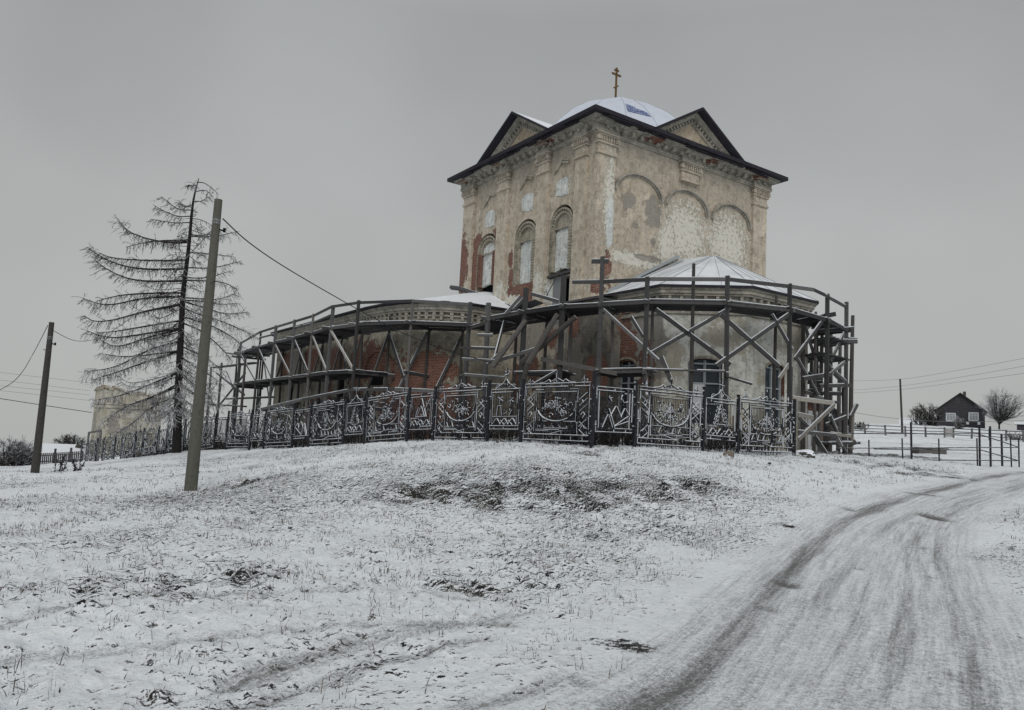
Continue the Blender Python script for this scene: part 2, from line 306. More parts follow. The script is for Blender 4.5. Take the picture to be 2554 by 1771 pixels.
M_pilr = mat_wall('stucco_pilaster_right', (.48, .415, .325), (.59, .525, .43), .15, bricks=[(.9, 8.9, .32, .9), (.3, 7.7, .5, .25)], fresh=[(1.02, 11.3, .26, 1.3)], white_zone=[(.9, 12.6, .4, 2.6)], grime=(15.6, 17.2))
M_ped = mat_wall('stucco_pediment', (.42, .34, .245), (.48, .41, .32), .05)
M_corn = mat_wall('stucco_cornice', (.29, .275, .235), (.43, .405, .35), .1, bricks=[(3.5, 16.5, .5, .1), (8.2, 16.5, .4, .1), (12.4, 16.5, .5, .1)])
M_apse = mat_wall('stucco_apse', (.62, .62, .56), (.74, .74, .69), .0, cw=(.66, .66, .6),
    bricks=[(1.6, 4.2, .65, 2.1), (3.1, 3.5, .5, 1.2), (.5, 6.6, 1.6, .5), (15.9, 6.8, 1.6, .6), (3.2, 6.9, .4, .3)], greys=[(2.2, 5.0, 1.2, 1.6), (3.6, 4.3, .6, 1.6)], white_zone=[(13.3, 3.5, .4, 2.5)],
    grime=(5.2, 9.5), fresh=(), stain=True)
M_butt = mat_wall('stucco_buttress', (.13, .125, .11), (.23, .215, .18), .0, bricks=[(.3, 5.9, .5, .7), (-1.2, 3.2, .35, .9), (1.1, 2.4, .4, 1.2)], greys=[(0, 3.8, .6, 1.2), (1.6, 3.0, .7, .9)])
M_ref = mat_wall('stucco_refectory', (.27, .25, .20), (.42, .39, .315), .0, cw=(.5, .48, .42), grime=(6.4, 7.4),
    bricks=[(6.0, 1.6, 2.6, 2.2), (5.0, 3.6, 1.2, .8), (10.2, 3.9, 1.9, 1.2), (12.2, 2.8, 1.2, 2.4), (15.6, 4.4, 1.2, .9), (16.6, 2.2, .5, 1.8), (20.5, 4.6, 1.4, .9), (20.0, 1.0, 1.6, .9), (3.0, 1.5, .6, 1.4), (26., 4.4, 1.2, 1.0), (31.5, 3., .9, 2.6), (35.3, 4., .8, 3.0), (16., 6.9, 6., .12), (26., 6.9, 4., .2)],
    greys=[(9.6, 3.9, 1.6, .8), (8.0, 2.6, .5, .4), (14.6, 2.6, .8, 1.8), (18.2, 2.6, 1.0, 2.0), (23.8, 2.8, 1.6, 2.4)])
M_infill = mat_wall('whitewash_infill', (.60, .63, .61), (.72, .74, .71), .1, cw=(.42, .43, .40))
M_trim = mat_wall('window_trim', (.30, .27, .21), (.45, .41, .33), .25)
M_brick = mat_wall('bare_brick', (.3, .25, .2), (.3, .25, .2), 0, bricks=[(0, 0, 99, 99)])
M_ruin = mat_wall('ruin_plaster', (.42, .405, .34), (.56, .54, .47), .1, bricks=[(3, 8.95, 6, .06)], greys=[(2.5, 6.2, 1.0, .4), (5, 6.5, .6, .8), (1.2, 4.5, .5, 1.5), (3.8, 3.2, 1.2, .8)], stain=True)

# ------------------------------------------------------------------ ground, road
TRK = [([(1625,1771),(1720,1690),(1820,1600),(1935,1450),(2045,1338),(2160,1272),(2280,1232),(2400,1206),(2560,1177)], .27, 1.0),
       ([(1830,1771),(1905,1680),(1995,1560),(2080,1450),(2165,1350),(2255,1288),(2350,1246),(2470,1214),(2600,1186)], .22, .72),
       ([(2000,1771),(2060,1680),(2120,1560),(2165,1450),(2225,1350),(2305,1287),(2410,1240),(2560,1200)], .2, .62),
       ([(2200,1771),(2230,1680),(2255,1560),(2262,1450),(2275,1350),(2320,1285),(2420,1240),(2560,1205)], .22, .74),
       ([(2440,1771),(2430,1680),(2395,1560),(2355,1450),(2335,1350),(2350,1290),(2430,1250),(2560,1212)], .17, .80),
       ([(2320,1771),(2330,1680),(2318,1560),(2305,1450),(2300,1350),(2332,1290),(2426,1246),(2560,1208)], .16, .6)]
SPOTS = [(1955,1450,.22,.45,1.25),(1905,1520,.2,.4,.9),(1800,1640,.3,.5,.7),(2330,1288,.35,.6,1.3),(2120,1270,.3,.4,.9),(2300,1232,.8,.25,1.1),(2140,1420,.2,.2,.8),(2100,1530,.5,.12,.7),(2300,1365,.5,.15,.8),(2330,1440,.3,.15,.8),(2420,1700,.2,.5,.8)]
def dens(pl, n=12):
    o = []
    for a, b in zip(pl[:-1], pl[1:]):
        for k in range(n): t = k/n; o.append((a[0]+(b[0]-a[0])*t, a[1]+(b[1]-a[1])*t))
    return o+[pl[-1]]
def smooth(pl, it=3):
    for _ in range(it):
        q = [pl[0]]
        for a, b in zip(pl[:-1], pl[1:]): q += [(.75*a[0]+.25*b[0], .75*a[1]+.25*b[1]), (.25*a[0]+.75*b[0], .25*a[1]+.75*b[1])]
        pl = q+[pl[-1]]
    return pl
TRW = []
for pl, hw, st in TRK:
    g = [ground_hit(*p) for p in pl]; a, b = np.array(g[0]), np.array(g[1]); g = [tuple(a-(b-a)/np.linalg.norm(b-a)*9)]+g
    TRW.append((np.array(smooth(g, 2)), hw, st))
RUT = [  # bare scrapes across the verge: pixel polyline, half width, strength
    ([(0,1560),(250,1500),(600,1480),(900,1460),(1200,1490)], .13, .7), ([(600,1690),(850,1600),(1150,1560),(1300,1530)], .2, .85), ([(0,1640),(350,1620),(700,1580),(1000,1550),(1250,1570)], .18, .75),
    ([(600,1740),(800,1690),(1000,1650),(1200,1600)], .15, .8), ([(700,1520),(950,1500),(1240,1545)], .10, .4), ([(1160,1771),(1300,1740),(1420,1700),(1450,1730)], .14, .7)]
for pl, hw, st in RUT: TRW.append((np.array(smooth([ground_hit(*p) for p in pl], 2)), hw, st))
SPW = [(*ground_hit(a, b), rx, ry, st) for a, b, rx, ry, st in SPOTS]
def line_coord(P, x, y):
    dm = np.full_like(x, 1e9); al = np.zeros_like(x); si = np.zeros_like(x); acc = 0
    for a, b in zip(P[:-1], P[1:]):
        d = b-a; L = max(np.hypot(*d), 1e-6); d = d/L; t = np.clip((x-a[0])*d[0]+(y-a[1])*d[1], 0, L)
        ex, ey = x-a[0]-d[0]*t, y-a[1]-d[1]*t; q = np.hypot(ex, ey); k = q < dm
        dm = np.where(k, q, dm); al = np.where(k, acc+t, al); si = np.where(k, np.sign(d[0]*ey-d[1]*ex)*q, si); acc += L
    return dm, al, si
def track_fields(x, y):
    dirt = np.zeros_like(x); near = np.full_like(x, 1e9)
    for ti, (P, hw, st) in enumerate(TRW):
        dm, al, _ = line_coord(P, x, y); wob = 1+.22*np.sin(al*1.7+ti*2)*np.cos(al*.6+ti)
        dirt = np.maximum(dirt, st*(.88+.12*np.sin(al*.9+ti*1.3))*np.exp(-(dm/(hw*wob))**2))
        if ti < len(TRK):
            near = np.minimum(near, dm); dirt = np.maximum(dirt, .50*np.exp(-(dm/.72)**4))
    for a, b, rx, ry, st in SPW: dirt = np.maximum(dirt, st*np.exp(-(((x-a)/rx)**2+((y-b)/ry)**2)))
    return dirt, near
# (px,py, rx, ry metres, strength) bare grass showing through
BARE = [(1110,1228,1.3,.7,1.35),(1190,1215,.9,.5,1.2),(1350,1228,1.2,.6,1.35),(1510,1210,.8,.4,1.2),(1690,1215,.9,.5,1.25),(1640,1235,.6,.4,.7),(1230,1240,1.6,.8,.6),(1450,1255,1.5,.7,.55),(540,1440,.9,.6,.5),(620,1440,.5,.3,.6),(470,1480,.7,.5,.4),
        (1180,1460,.8,.5,.45),(2380,1190,1.2,.5,1.),(2230,1165,2.5,.6,.7),(2330,1150,2.,.6,.7),(1480,1130,1.,.3,.6),(1960,1315,.2,.2,1.),(1600,1615,.35,.15,1.),(620,1205,1.,.5,.6),(420,1165,3.,.8,.4),(560,1215,1.,.5,.5),(2100,1120,1.4,.5,.7),(120,1480,.6,.4,.6)]
for vx, vy, rx in ((985,1103,.35),(960,1118,.25),(1020,1094,.3),(1060,1102,.4),(1110,1112,.3),(1212,1104,.4),(1246,1114,.35),(1285,1086,.3),(1335,1098,.25),(1385,1094,.3),(1425,1122,.4),(1455,1128,.3),(1500,1104,.35),(1535,1092,.3),(1180,1138,.25),(1120,1140,.25),(1345,1140,.25),(1395,1146,.2),(1165,1172,.2),(1560,1080,.25),(900,1130,.25),(860,1100,.2),(1640,1040,.15),(1330,1022,.3),(550,1090,.35),(2010,1048,.4),(2050,1068,.5),(2090,1066,.35),(2130,1068,.5),(1745,1182,.12),(2060,1155,.15),(530,1300,.2),(560,1310,.2),(420,1330,.25),(190,1380,.12)): BARE.append((vx*1.1095, vy*1.1095, rx, rx*.45, 1.5))
def bare_field(x, y):
    b = .10+.34*fbm(x*.22, y*.22, 3)+.16*fbm(x*.9, y*.9, 2)
    brk = np.clip(.75+2.0*fbm(x*1.6, y*1.6, 3), 0, 1.5)
    for px, py, rx, ry, st in BAREW: b = np.maximum(b, st*brk*np.exp(-(((x-px)/(rx*1.1))**2+((y-py)/(ry*1.1))**2)))
    b = b+.12*np.exp(-((y-15)/4.)**2)*np.clip((x+9)/4, 0, 1)*np.clip((9-x)/3, 0, 1)
    lx = (x-3.85)*math.cos(AN)+(y-38)*math.sin(AN); ly = -(x-3.85)*math.sin(AN)+(y-38)*math.cos(AN)
    dd = np.minimum(np.maximum(np.abs(lx-3)-12.2, np.abs(ly-14)-24.), 9)   # dry ground inside the churchyard
    b = np.maximum(b, np.clip(.95-np.maximum(dd, 0)*.9, 0, 1)*np.clip(1.15+.9*fbm(x*.5, y*.5, 3), 0, 1))
    return np.clip(b, 0, 1.5)
BAREW = []
for px, py, rx, ry, st in BARE: g = ground_hit(px, py); BAREW.append((g[0], g[1], rx, ry, st))
def Hd(x, y):
    """terrain with tussocks"""
    z = Hs(x, y); r = np.hypot(x, y); f = np.clip(1-(r-60)/80, .15, 1)
    bare = bare_field(x, y); bc = np.minimum(bare, 1); dirt, near = track_fields(x, y); off = np.clip((near-.5)/1.5, 0, 1)
    z = z+.10*fbm(x*.35, y*.35, 3)*f*(.35+.65*off)
    tus = np.abs(fbm(x*2.1, y*2.1, 4)); z = z+(.10*tus-.03)*off*(.4+1.9*bc)+.10*fbm(x*.8+9, y*1.3, 2)*off*f*(.35+bc)
    z = z+.042*fbm(x*6, y*6, 3)*off*np.clip(1-(r-30)/30, 0, 1)
    return z-.05*dirt, dirt, bare
def build_ground():
    rr = [1.2]
    while rr[-1] < 1400: rr.append(rr[-1]*(1.0085 if rr[-1] < 45 else 1.02 if rr[-1] < 130 else 1.12)+.004)
    rr = np.array(rr); th = np.concatenate([np.arange(-46, 46, .17), np.arange(46, 314.01, 4)]); th = np.radians(th)
    nr, na = len(rr), len(th); RR, TT = np.meshgrid(rr, th, indexing='ij'); x = (RR*np.sin(TT)).ravel(); y = (RR*np.cos(TT)).ravel()
    z, dirt, bare = Hd(x, y); dirt, near = track_fields(x, y); da, va, ua = line_coord(TRW[0][0], x, y); db, vb, ub = line_coord(TRW[3][0], x, y); wb = np.clip(.5+(da-db)*.8, 0, 1); wb = wb*wb*(3-2*wb)
    x = np.append(x, 0); y = np.append(y, 0); z = np.append(z, -1.62)
    dirt, bare, ua, va, ub, vb, wb, near = [np.append(a, 0) for a in (dirt, bare, ua, va, ub, vb, wb, near)]
    i = np.arange(nr-1)[:, None]*na; j = np.arange(na)[None, :]; j2 = (j+1) % na
    q = np.stack([i+j, i+na+j, i+na+j2, i+j2], -1).reshape(-1, 4); q = q[:, ::-1]
    def mk(name, q, dz, mat, fan=False):
        use = np.unique(q); mp = -np.ones(len(x), int); 
        if fan: use = np.unique(np.append(use, len(x)-1))
        mp[use] = np.arange(len(use)); me = bpy.data.meshes.new(name)
        co = np.stack([x[use], y[use], z[use]+dz], -1); qq = mp[q]
        faces = qq.tolist()
        if fan: c = mp[len(x)-1]; faces += [[int(mp[k]), c, int(mp[(k+1) % na])] for k in range(na)][::1]
        me.from_pydata(co.tolist(), [], faces)
        for nm, a in (('dirt', dirt), ('bare', bare), ('ua', ua), ('va', va), ('ub', ub), ('vb', vb), ('wb', wb), ('rd', np.clip(1.5-near/.55, 0, 1))):
            at_ = me.attributes.new(nm, 'FLOAT', 'POINT'); at_.data.foreach_set('value', a[use].astype(np.float32))
        me.polygons.foreach_set('use_smooth', [True]*len(me.polygons)); me.materials.append(mat)
        bm = bmesh.new(); bm.from_mesh(me); bmesh.ops.recalc_face_normals(bm, faces=bm.faces); bm.faces.ensure_lookup_table()
        if sum(f.normal.z for f in bm.faces[:200]) < 0: bmesh.ops.reverse_faces(bm, faces=bm.faces)
        bm.to_mesh(me); bm.free()
        o = bpy.data.objects.new(name, me); COL.objects.link(o); o['kind'] = 'structure'; return o
    mk('ground', q, 0, M_ground, True)
    rd = (near[q].min(1) < .95+.25*pn(x[q[:, 0]]*1.3, y[q[:, 0]]*1.3)) & (np.hypot(x[q[:, 0]], y[q[:, 0]]) < 60)
    mk('dirt_road', q[rd], .006, M_ground)
m = NM('snowy_ground'); P = m.geo('Position')
bare = m.n('ShaderNodeAttribute', attribute_name='bare').outputs['Fac']; dirt = m.n('ShaderNodeAttribute', attribute_name='dirt').outputs['Fac']
AT = {k: m.n('ShaderNodeAttribute', attribute_name=k).outputs['Fac'] for k in ('ua', 'va', 'ub', 'vb', 'wb', 'rd')}
def trn(su, sv, det, rough=.6):
    o = []
    for a, b in (('ua', 'va'), ('ub', 'vb')): o.append(m.noise(m.n('ShaderNodeCombineXYZ', (m.ma('MULTIPLY', AT[a], su), m.ma('MULTIPLY', AT[b], sv), 0.)).outputs[0], 1., det, rough))
    return m.n('ShaderNodeMix', (AT['wb'], None, o[0], o[1])).outputs[0]
Pn = m.sc(P, (1, 1.0, .3))
def lump(off, sc, det, rough): return m.noise(m.n('ShaderNodeVectorMath', (Pn, off), operation='ADD').outputs[0], sc, det, rough, .25)
n1 = m.noise(Pn, 5.5, 7, .68, .5); n2 = m.noise(Pn, 17., 5, .7, .3); n3 = m.noise(Pn, 70., 3, .7); n4 = m.noise(P, 1.1, 4)
# the lee (near) side of every clod and tuft is bare, the windward side and top carry snow
la, lb = lump((0, 0, 0), 8.5, 6, .66), lump((.01, -.027, 0), 8.5, 6, .66); lc, ld = lump((5, 3, 0), 22., 5, .65), lump((5.004, 2.989, 0), 22., 5, .65)
lee = m.ma('ADD', m.ma('MULTIPLY', m.ma('SUBTRACT', la, lb), 1.5), m.ma('MULTIPLY', m.ma('SUBTRACT', lc, ld), 1.6))
sn = m.ma('ADD', m.ma('ADD', m.ma('MULTIPLY', n1, .45), m.ma('MULTIPLY', n2, .40)), .075)
nz = m.sep(m.geo('True Normal'))[2]
thr = m.ma('ADD', m.ma('ADD', m.ma('MULTIPLY', bare, m.ma('ADD', .10, m.ma('MULTIPLY', bare, .13))), m.ma('MULTIPLY', m.ma('SUBTRACT', 1., nz), .30)), m.ma('MULTIPLY', m.ma('MULTIPLY', lee, m.ma('SUBTRACT', 1., m.ma('MULTIPLY', AT['rd'], .9))), m.ma('ADD', .18, m.ma('MULTIPLY', bare, 1.6))))
g = m.rng(m.ma('ADD', m.ma('SUBTRACT', sn, m.ma('MULTIPLY', AT['rd'], .04)), thr), .600, .645)
grass_c = m.mix(m.rng(n4, .4, .6), (.009, .010, .009), (.034, .029, .022)); grass_c = m.mix(m.rng(n3, .3, .7), grass_c, (.010, .011, .010))
snow_c = m.mix(m.rng(n1, .4, .6), (.75, .79, .815), (.85, .88, .90))
tan = m.ma('MULTIPLY', m.rng(m.ma('ADD', n4, m.ma('MULTIPLY', bare, .25)), .5, .75), m.rng(n2, .42, .62)); snow_c = m.mix(m.ma('MULTIPLY', tan, .42), snow_c, (.36, .33, .28))
c = m.mix(g, snow_c, grass_c)
tn = trn(13., .5, 7, .78); tread = trn(15., 15., 3); grit = m.noise(P, 48., 6, .9)
df = m.ma('ADD', m.ma('MULTIPLY', dirt, 1.0), m.ma('ADD', m.ma('MULTIPLY', m.ma('SUBTRACT', tn, .5), 1.6), m.ma('ADD', m.ma('MULTIPLY', m.ma('SUBTRACT', tread, .5), .8), m.ma('MULTIPLY', m.ma('SUBTRACT', grit, .5), 3.0))))
df = m.ma('MULTIPLY', m.rng(df, .36, 1.02, 0, .95), m.rng(dirt, .05, .25))
road_c = m.mix(m.rng(m.ma('ADD', grit, m.ma('MULTIPLY', tn, .6)), .6, .95), (.045, .042, .038), (.15, .143, .135)); c = m.mix(df, c, road_c)
hh = m.ma('ADD', m.ma('MULTIPLY', n1, .5), m.ma('ADD', m.ma('MULTIPLY', la, .8), m.ma('MULTIPLY', lc, .4)))
m.bump(m.ma('ADD', m.ma('SUBTRACT', hh, m.ma('MULTIPLY', g, .2)), m.ma('MULTIPLY', m.ma('MULTIPLY', dirt, m.ma('ADD', tn, m.ma('MULTIPLY', tread, .5))), .7)), .055, .9)
M_ground = m.fin(c, .8)
build_ground()
exec_grass = True
def build_grass():
    N = 110000; a = rng.uniform(-42, 42, N); r = 3.2*(34/3.2)**rng.uniform(0, 1, N)**.85; x = r*np.sin(np.radians(a)); y = r*np.cos(np.radians(a))
    b = bare_field(x, y); d, near = track_fields(x, y); cl = fbm(x*1.1+50, y*1.1, 3)
    rk_ = 0
    keep = (rng.uniform(0, 1, N) < np.clip(.20+.45*b+1.3*cl, .03, 1)*np.where(r < 8, .16, np.where(r < 12, .5, 1))) & (d < .2) & (near > 1.0)
    x, y, b, r = x[keep], y[keep], b[keep], r[keep]; z = Hd(x, y)[0]; V = []; Fc = []; 
    for i in range(len(x)):
        h = random.uniform(.04, .11)*(1 if random.random() < .93 else 1.7); wd = .0025+.00028*r[i]; t = random.uniform(0, 6.28); ln = random.uniform(0, .6)*h
        k = random.choice((1, 1, 2, 3)) 
        for _ in range(k):
            ox, oy = random.gauss(0, .03), random.gauss(0, .03); X, Y, Z = x[i]+ox, y[i]+oy, z[i]-.02; dx, dy = math.cos(t), math.sin(t)
            lx, ly = random.uniform(-1, 1)*ln, random.uniform(-1, 1)*ln; hh = h*random.uniform(.6, 1.1); n = len(V)
            V += [(X-dx*wd, Y-dy*wd, Z), (X+dx*wd, Y+dy*wd, Z), (X+dx*wd*.7+lx*.5, Y+dy*wd*.7+ly*.5, Z+hh*.6), (X-dx*wd*.7+lx*.5, Y-dy*wd*.7+ly*.5, Z+hh*.6), (X+lx, Y+ly, Z+hh)]
            Fc += [(n, n+1, n+2, n+3), (n+3, n+2, n+4)]
    for _ in range(95):      # taller dead stalks near the viewer
        a_ = math.radians(random.uniform(-38, 12)); r_ = random.uniform(4.2, 11); cx_, cy_ = r_*math.sin(a_), r_*math.cos(a_)
        for _ in range(random.choice((1, 2, 3, 5))):
            X, Y = cx_+random.gauss(0, .06), cy_+random.gauss(0, .05); Z = H(X, Y)-.03; hh = random.uniform(.07, .17); t = random.uniform(0, 6.28); lx, ly = random.gauss(0, .35)*hh, random.gauss(0, .35)*hh; wd = .0035; dx, dy = math.cos(t)*wd, math.sin(t)*wd; n = len(V)
            V += [(X-dx, Y-dy, Z), (X+dx, Y+dy, Z), (X+dx*.8+lx*.4, Y+dy*.8+ly*.4, Z+hh*.6), (X-dx*.8+lx*.4, Y-dy*.8+ly*.4, Z+hh*.6), (X+lx+dx*.3, Y+ly+dy*.3, Z+hh)]; Fc += [(n, n+1, n+2, n+3), (n+3, n+2, n+4)]
    mb = MB(); mb.v = V; mb.f = Fc
    m = NM('dry_grass'); o_ = m.geo('Position'); c = m.mix(m.rng(m.noise(o_, 1.3, 3), .4, .6), (.035, .033, .026), (.15, .115, .085)); c = m.mix(m.rng(m.noise(o_, 26., 2), .47, .56, 0, .8), c, SNOW)
    tag(mb.build('grass', m.fin(c, .9), recalc=False), 'dry brown grass blades poking through the thin snow', 'grass', kind='stuff')
build_grass()
# ------------------------------------------------------------------ church
church = tag(empty('church', C0, AN), 'derelict beige church with peeling stucco, snowy dome roof and scaffolded wings', 'church')
SX, SY, ZB, ZE = 14.0, 13.2, -2.5, 16.65
def ML(u, v, d=0): return (-d, u, v)           # left face: u = y, outwards -x
def MR(u, v, d=0): return (u, -d, v)           # right face: u = x, outwards -y
def arch(c, hw, z0, zs, zt, n=14):
    return [(c-hw, z0), (c+hw, z0)]+[(c+hw*math.cos(math.pi*k/n), zs+(zt-zs)*math.sin(math.pi*k/n)) for k in range(n+1)]
WIN = [(10.2, 1.15, 8.35, 11.45, 12.55), (6.03, 1.12, 8.75, 11.5, 12.6), (2.66, 1.05, 8.85, 11.6, 12.7)]
DOOR = [(1.75, ZB+8.6), (3.15, ZB+8.6), (3.15, 8.6), (1.75, 8.6)]
mb = MB(); mb.holed([(0, ZB), (SY, ZB), (SY, 16.2), (0, 16.2)], [arch(*w_) for w_ in WIN]+[DOOR], ML)
mb.build('wall', M_left, church)
mb = MB(); mb.holed([(0, ZB), (SX, ZB), (SX, 16.2), (0, 16.2)], [], MR); mb.build('wall', M_right, church)
mb = MB(); mb.poly([(0, SY, ZB), (SX, SY, ZB), (SX, SY, 16.2), (0, SY, 16.2)], [(0, ZB), (SX, ZB), (SX, 16.2), (0, 16.2)]); mb.build('wall', M_right, church)
mb = MB(); mb.poly([(SX, 0, ZB), (SX, SY, ZB), (SX, SY, 16.2), (SX, 0, 16.2)], [(0, ZB), (SY, ZB), (SY, 16.2), (0, 16.2)]); mb.build('wall', M_right, church)
def reveal(mb, loop, M, d0, d1):
    for i in range(len(loop)):
        a, b = loop[i], loop[(i+1) % len(loop)]; mb.poly([M(*a, d0), M(*b, d0), M(*b, d1), M(*a, d1)], [a, b, b, a])
for k, (c, hw, z0, zs, zt) in enumerate(WIN):
    L_ = arch(c, hw, z0, zs, zt); mb = MB(); reveal(mb, L_, ML, 0, -.6); wnd = mb.build('window', M_trim, church)
    mb = MB(); mb.holed([(c-hw-.05, z0-.05), (c+hw+.05, z0-.05), (c+hw+.05, zt+.05), (c-hw-.05, zt+.05)], [], lambda u, v: ML(u, v, -.6)); mb.build('opening', M_void, wnd)
    # whitewashed brick infill with ragged lower edge
    iw = .64; c2 = c+.10; zi0 = z0+(.95 if k == 0 else .0 if k == 1 else .30); zi1 = zs-.12 if k else zs+.45
    lp = [(c2-iw, zi0-.12), (c2-iw*.3, zi0+.03), (c2+iw*.4, zi0-.02), (c2+iw, zi0-.1), (c2+iw, zi1-.25), (c2+iw*.6, zi1-.05), (c2, zi1+.05), (c2-iw*.6, zi1+.02), (c2-iw, zi1-.12)]
    mb = MB(); mb.prism(lp, ML, -.42, -.24); mb.build('infill', M_infill, wnd)
    # tympanum + arch band, set to the far side so a dark gap is left on the near side
    ty = [(c2+(hw-.36)*math.cos(math.pi*q/12), zs-.1+(zt-zs-.28)*math.sin(math.pi*q/12)) for q in range(13)]
    mb = MB(); mb.prism(ty, ML, -.44, -.28)
    for q in range(16):
        a0, a1 = math.pi*q/16, math.pi*(q+1)/16
        for r0, r1, d0, d1 in ((.98, .88, -.5, -.06), (.78, .70, -.5, -.12)):
            f = lambda a, s_: (c2+(hw*s_)*math.cos(a)-.02, zs-.1+(zt-zs)*s_*math.sin(a))
            mb.prism([f(a0, r0), f(a1, r0), f(a1, r1), f(a0, r1)], ML, d0, d1)
        a = a0+.06; f0, f1 = f(a, .88), f(a, .70); mb.bar(ML(*f0, -.16), ML(*f1, -.16), .07, .10, (1, 0, 0))
    mb.bar(ML(c2-iw-.2, zs-.14, -.2), ML(c2+iw+.2, zs-.14, -.2), .12, .09)
    mb.build('arch_trim', M_trim, wnd)
    # brick dentil jambs
    mb = MB(); z = zi0
    for sgn in (-1, 1):
        u0 = c2+sgn*(iw+.03); u1 = c+sgn*(hw-.04)
        mb.box((-.04+.1, min(u0, u1), zi0-.1), (.44, max(u0, u1), zs-.1))
        z = zi0
        while z < zs-.2:
            mb.box((-.0+.02, min(u0, u1)+.03, z), (.12, max(u0, u1)-.03, z+.085)); z += .165
    mb.build('jamb', M_trim if k else M_brick, wnd)
    # whitewashed square panel above and broken hood mould
    cq = (10.05, 6.02, 2.72)[k]; zq = (13.45, 13.6, 13.68)[k]; hq = (.55, .55, .56)[k]; r_ = random.Random(k+3)
    lp = [(cq-.56, zq-hq*.9), (cq-.1, zq-hq), (cq+.5, zq-hq*.72), (cq+.56, zq), (cq+.50, zq+hq*.8), (cq+.1, zq+hq), (cq-.38, zq+hq*.98), (cq-.55, zq+hq*.55)]
    mb = MB(); mb.prism([(a+r_.uniform(-.04, .04), b+r_.uniform(-.05, .05)) for a, b in lp], ML, -.05, .025); mb.build('blind_panel', M_infill, church)
    mb = MB(); zc = (14.75, 14.95, 15.02)[k]
    for dd, ww in ((.0, .11), (.14, .08)):
        mb.bar(ML(cq+.75, zc-.42+dd, .06), ML(cq+.05, zc+.12+dd, .06), .10, ww, (1, 0, 0)); 
        if k or dd: mb.bar(ML(cq+.05, zc+.12+dd, .06), ML(cq-.55, zc-.05+dd, .06), .10, ww, (1, 0, 0))
    mb.build('hood_mould', M_trim, church)
# niche door under the third window
mb = MB(); reveal(mb, DOOR, ML, 0, -.5); dr = mb.build('doorway', M_trim, church)
mb = MB(); mb.holed([(1.7, 6), (3.2, 6), (3.2, 8.7), (1.7, 8.7)], [], lambda u, v: ML(u, v, -.5)); mb.build('opening', M_void, dr)
mb = MB(); mb.box((-.02, 2.35, 6.1), (.14, 3.15, 8.6)); mb.build('door_leaf', M_zinc, dr)
mb = MB(); mb.bar(ML(1.5, 8.78, .12), ML(3.45, 8.70, .12), .25, .16); mb.build('lintel', M_wood, dr)
# pilasters with capitals
def pilaster(M, u0, u1, z0, pr=.16, cap=True):
    mb = MB(); lo, hi = u0, u1
    if z0 < 14.8: mb.prism([(lo, z0), (hi, z0), (hi, 14.9), (lo, 14.9)], M, -.02, pr)
    for a, b, e, p_ in ((14.88, 14.98, .07, .10), (14.98, 15.10, .02, .04), (15.1, 15.45, .0, 0.02), (15.45, 15.55, .09, .10), (15.55, 15.85, .04, .06), (15.85, 15.93, .12, .14), (15.93, 16.02, .18, .2)):
        mb.prism([(lo-e, a), (hi+e, a), (hi+e, b), (lo-e, b)], M, -.02, pr+p_)
    n = max(4, int((hi-lo)/.16))
    for i in range(n):
        u = lo+(hi-lo)*(i+.5)/n; mb.prism([(u-.04, 15.58), (u+.04, 15.58), (u+.04, 15.82), (u-.04, 15.82)], M, pr, pr+.14)
    for e in (lo-.06, hi+.06):
        c_ = [(e+.12*math.cos(t*.785), 15.7+.14*math.sin(t*.785)) for t in range(8)]; mb.prism(c_, M, pr, pr+.16)
    return mb.build('pilaster', M_pil if M is ML else M_pilr, church)
for a, b in ((.62, 1.5), (3.9, 4.85), (7.9, 9.0), (11.9, 13.15)): pilaster(ML, a, b, ZB)
for a, b in ((.02, 1.25), (12.7, 13.98)): pilaster(MR, a, b, ZB)
pilaster(MR, 6.3, 7.7, 14.85).name = 'console'
# blind arches on the right face
for c in (3.1, 6.9, 10.75):
    mb = MB(); n = 26
    for s_, wd, d1 in ((1.0, .10, .20), (.925, .06, .11)):
        for q in range(n):
            f = lambda a, s: (c+1.80*s*math.cos(a), 13.22+1.22*s*math.sin(a))
            a0, a1 = math.pi*q/n, math.pi*(q+1)/n; s0, s1 = s_, s_-wd/1.5
            mb.prism([f(a0, s0), f(a1, s0), f(a1, s1), f(a0, s1)], MR, -.01, d1)
    mb.build('blind_arch', M_corn, church)
# entablature running round all four sides
def ring(mb, o, z0, z1, y_=None):
    mb.box((-o, -o, z0), (SX+o, SY+o, z1))
mb = MB()
for o, a, b in ((.10, 16.02, 16.10), (.16, 16.10, 16.17), (.08, 16.17, 16.36), (.2, 16.36, 16.42), (.42, 16.52, 16.58), (.58, 16.58, 16.66), (.66, 16.66, 16.72)):
    ring(mb, o, a, b)
ring(mb, .30, 16.42, 16.52)
for i in range(int(SY/.62)):
    u = .35+i*.62
    mb.box((-.40, u, 16.27), (-.06, u+.2, 16.50))
for i in range(int(SX/.62)):
    u = .35+i*.62
    mb.box((u, -.40, 16.27), (u+.2, -.06, 16.50))
for lo, hi, s in ((.5, 1.6, 'L'), (3.75, 5.0, 'L'), (7.75, 9.15, 'L'), (11.8, 13.5, 'L'), (-.3, 1.35, 'R'), (6.2, 7.8, 'R'), (12.6, 14.3, 'R')):   # breaks forward over each pilaster
    for o, a, b in ((.30, 16.03, 16.18), (.26, 16.18, 16.40), (.62, 16.45, 16.56)):
        if s == 'L': mb.box((-o, lo, a), (.0, hi, b))
        else: mb.box((lo, -o, a), (hi, .0, b))
mb.build('cornice', M_corn, church)
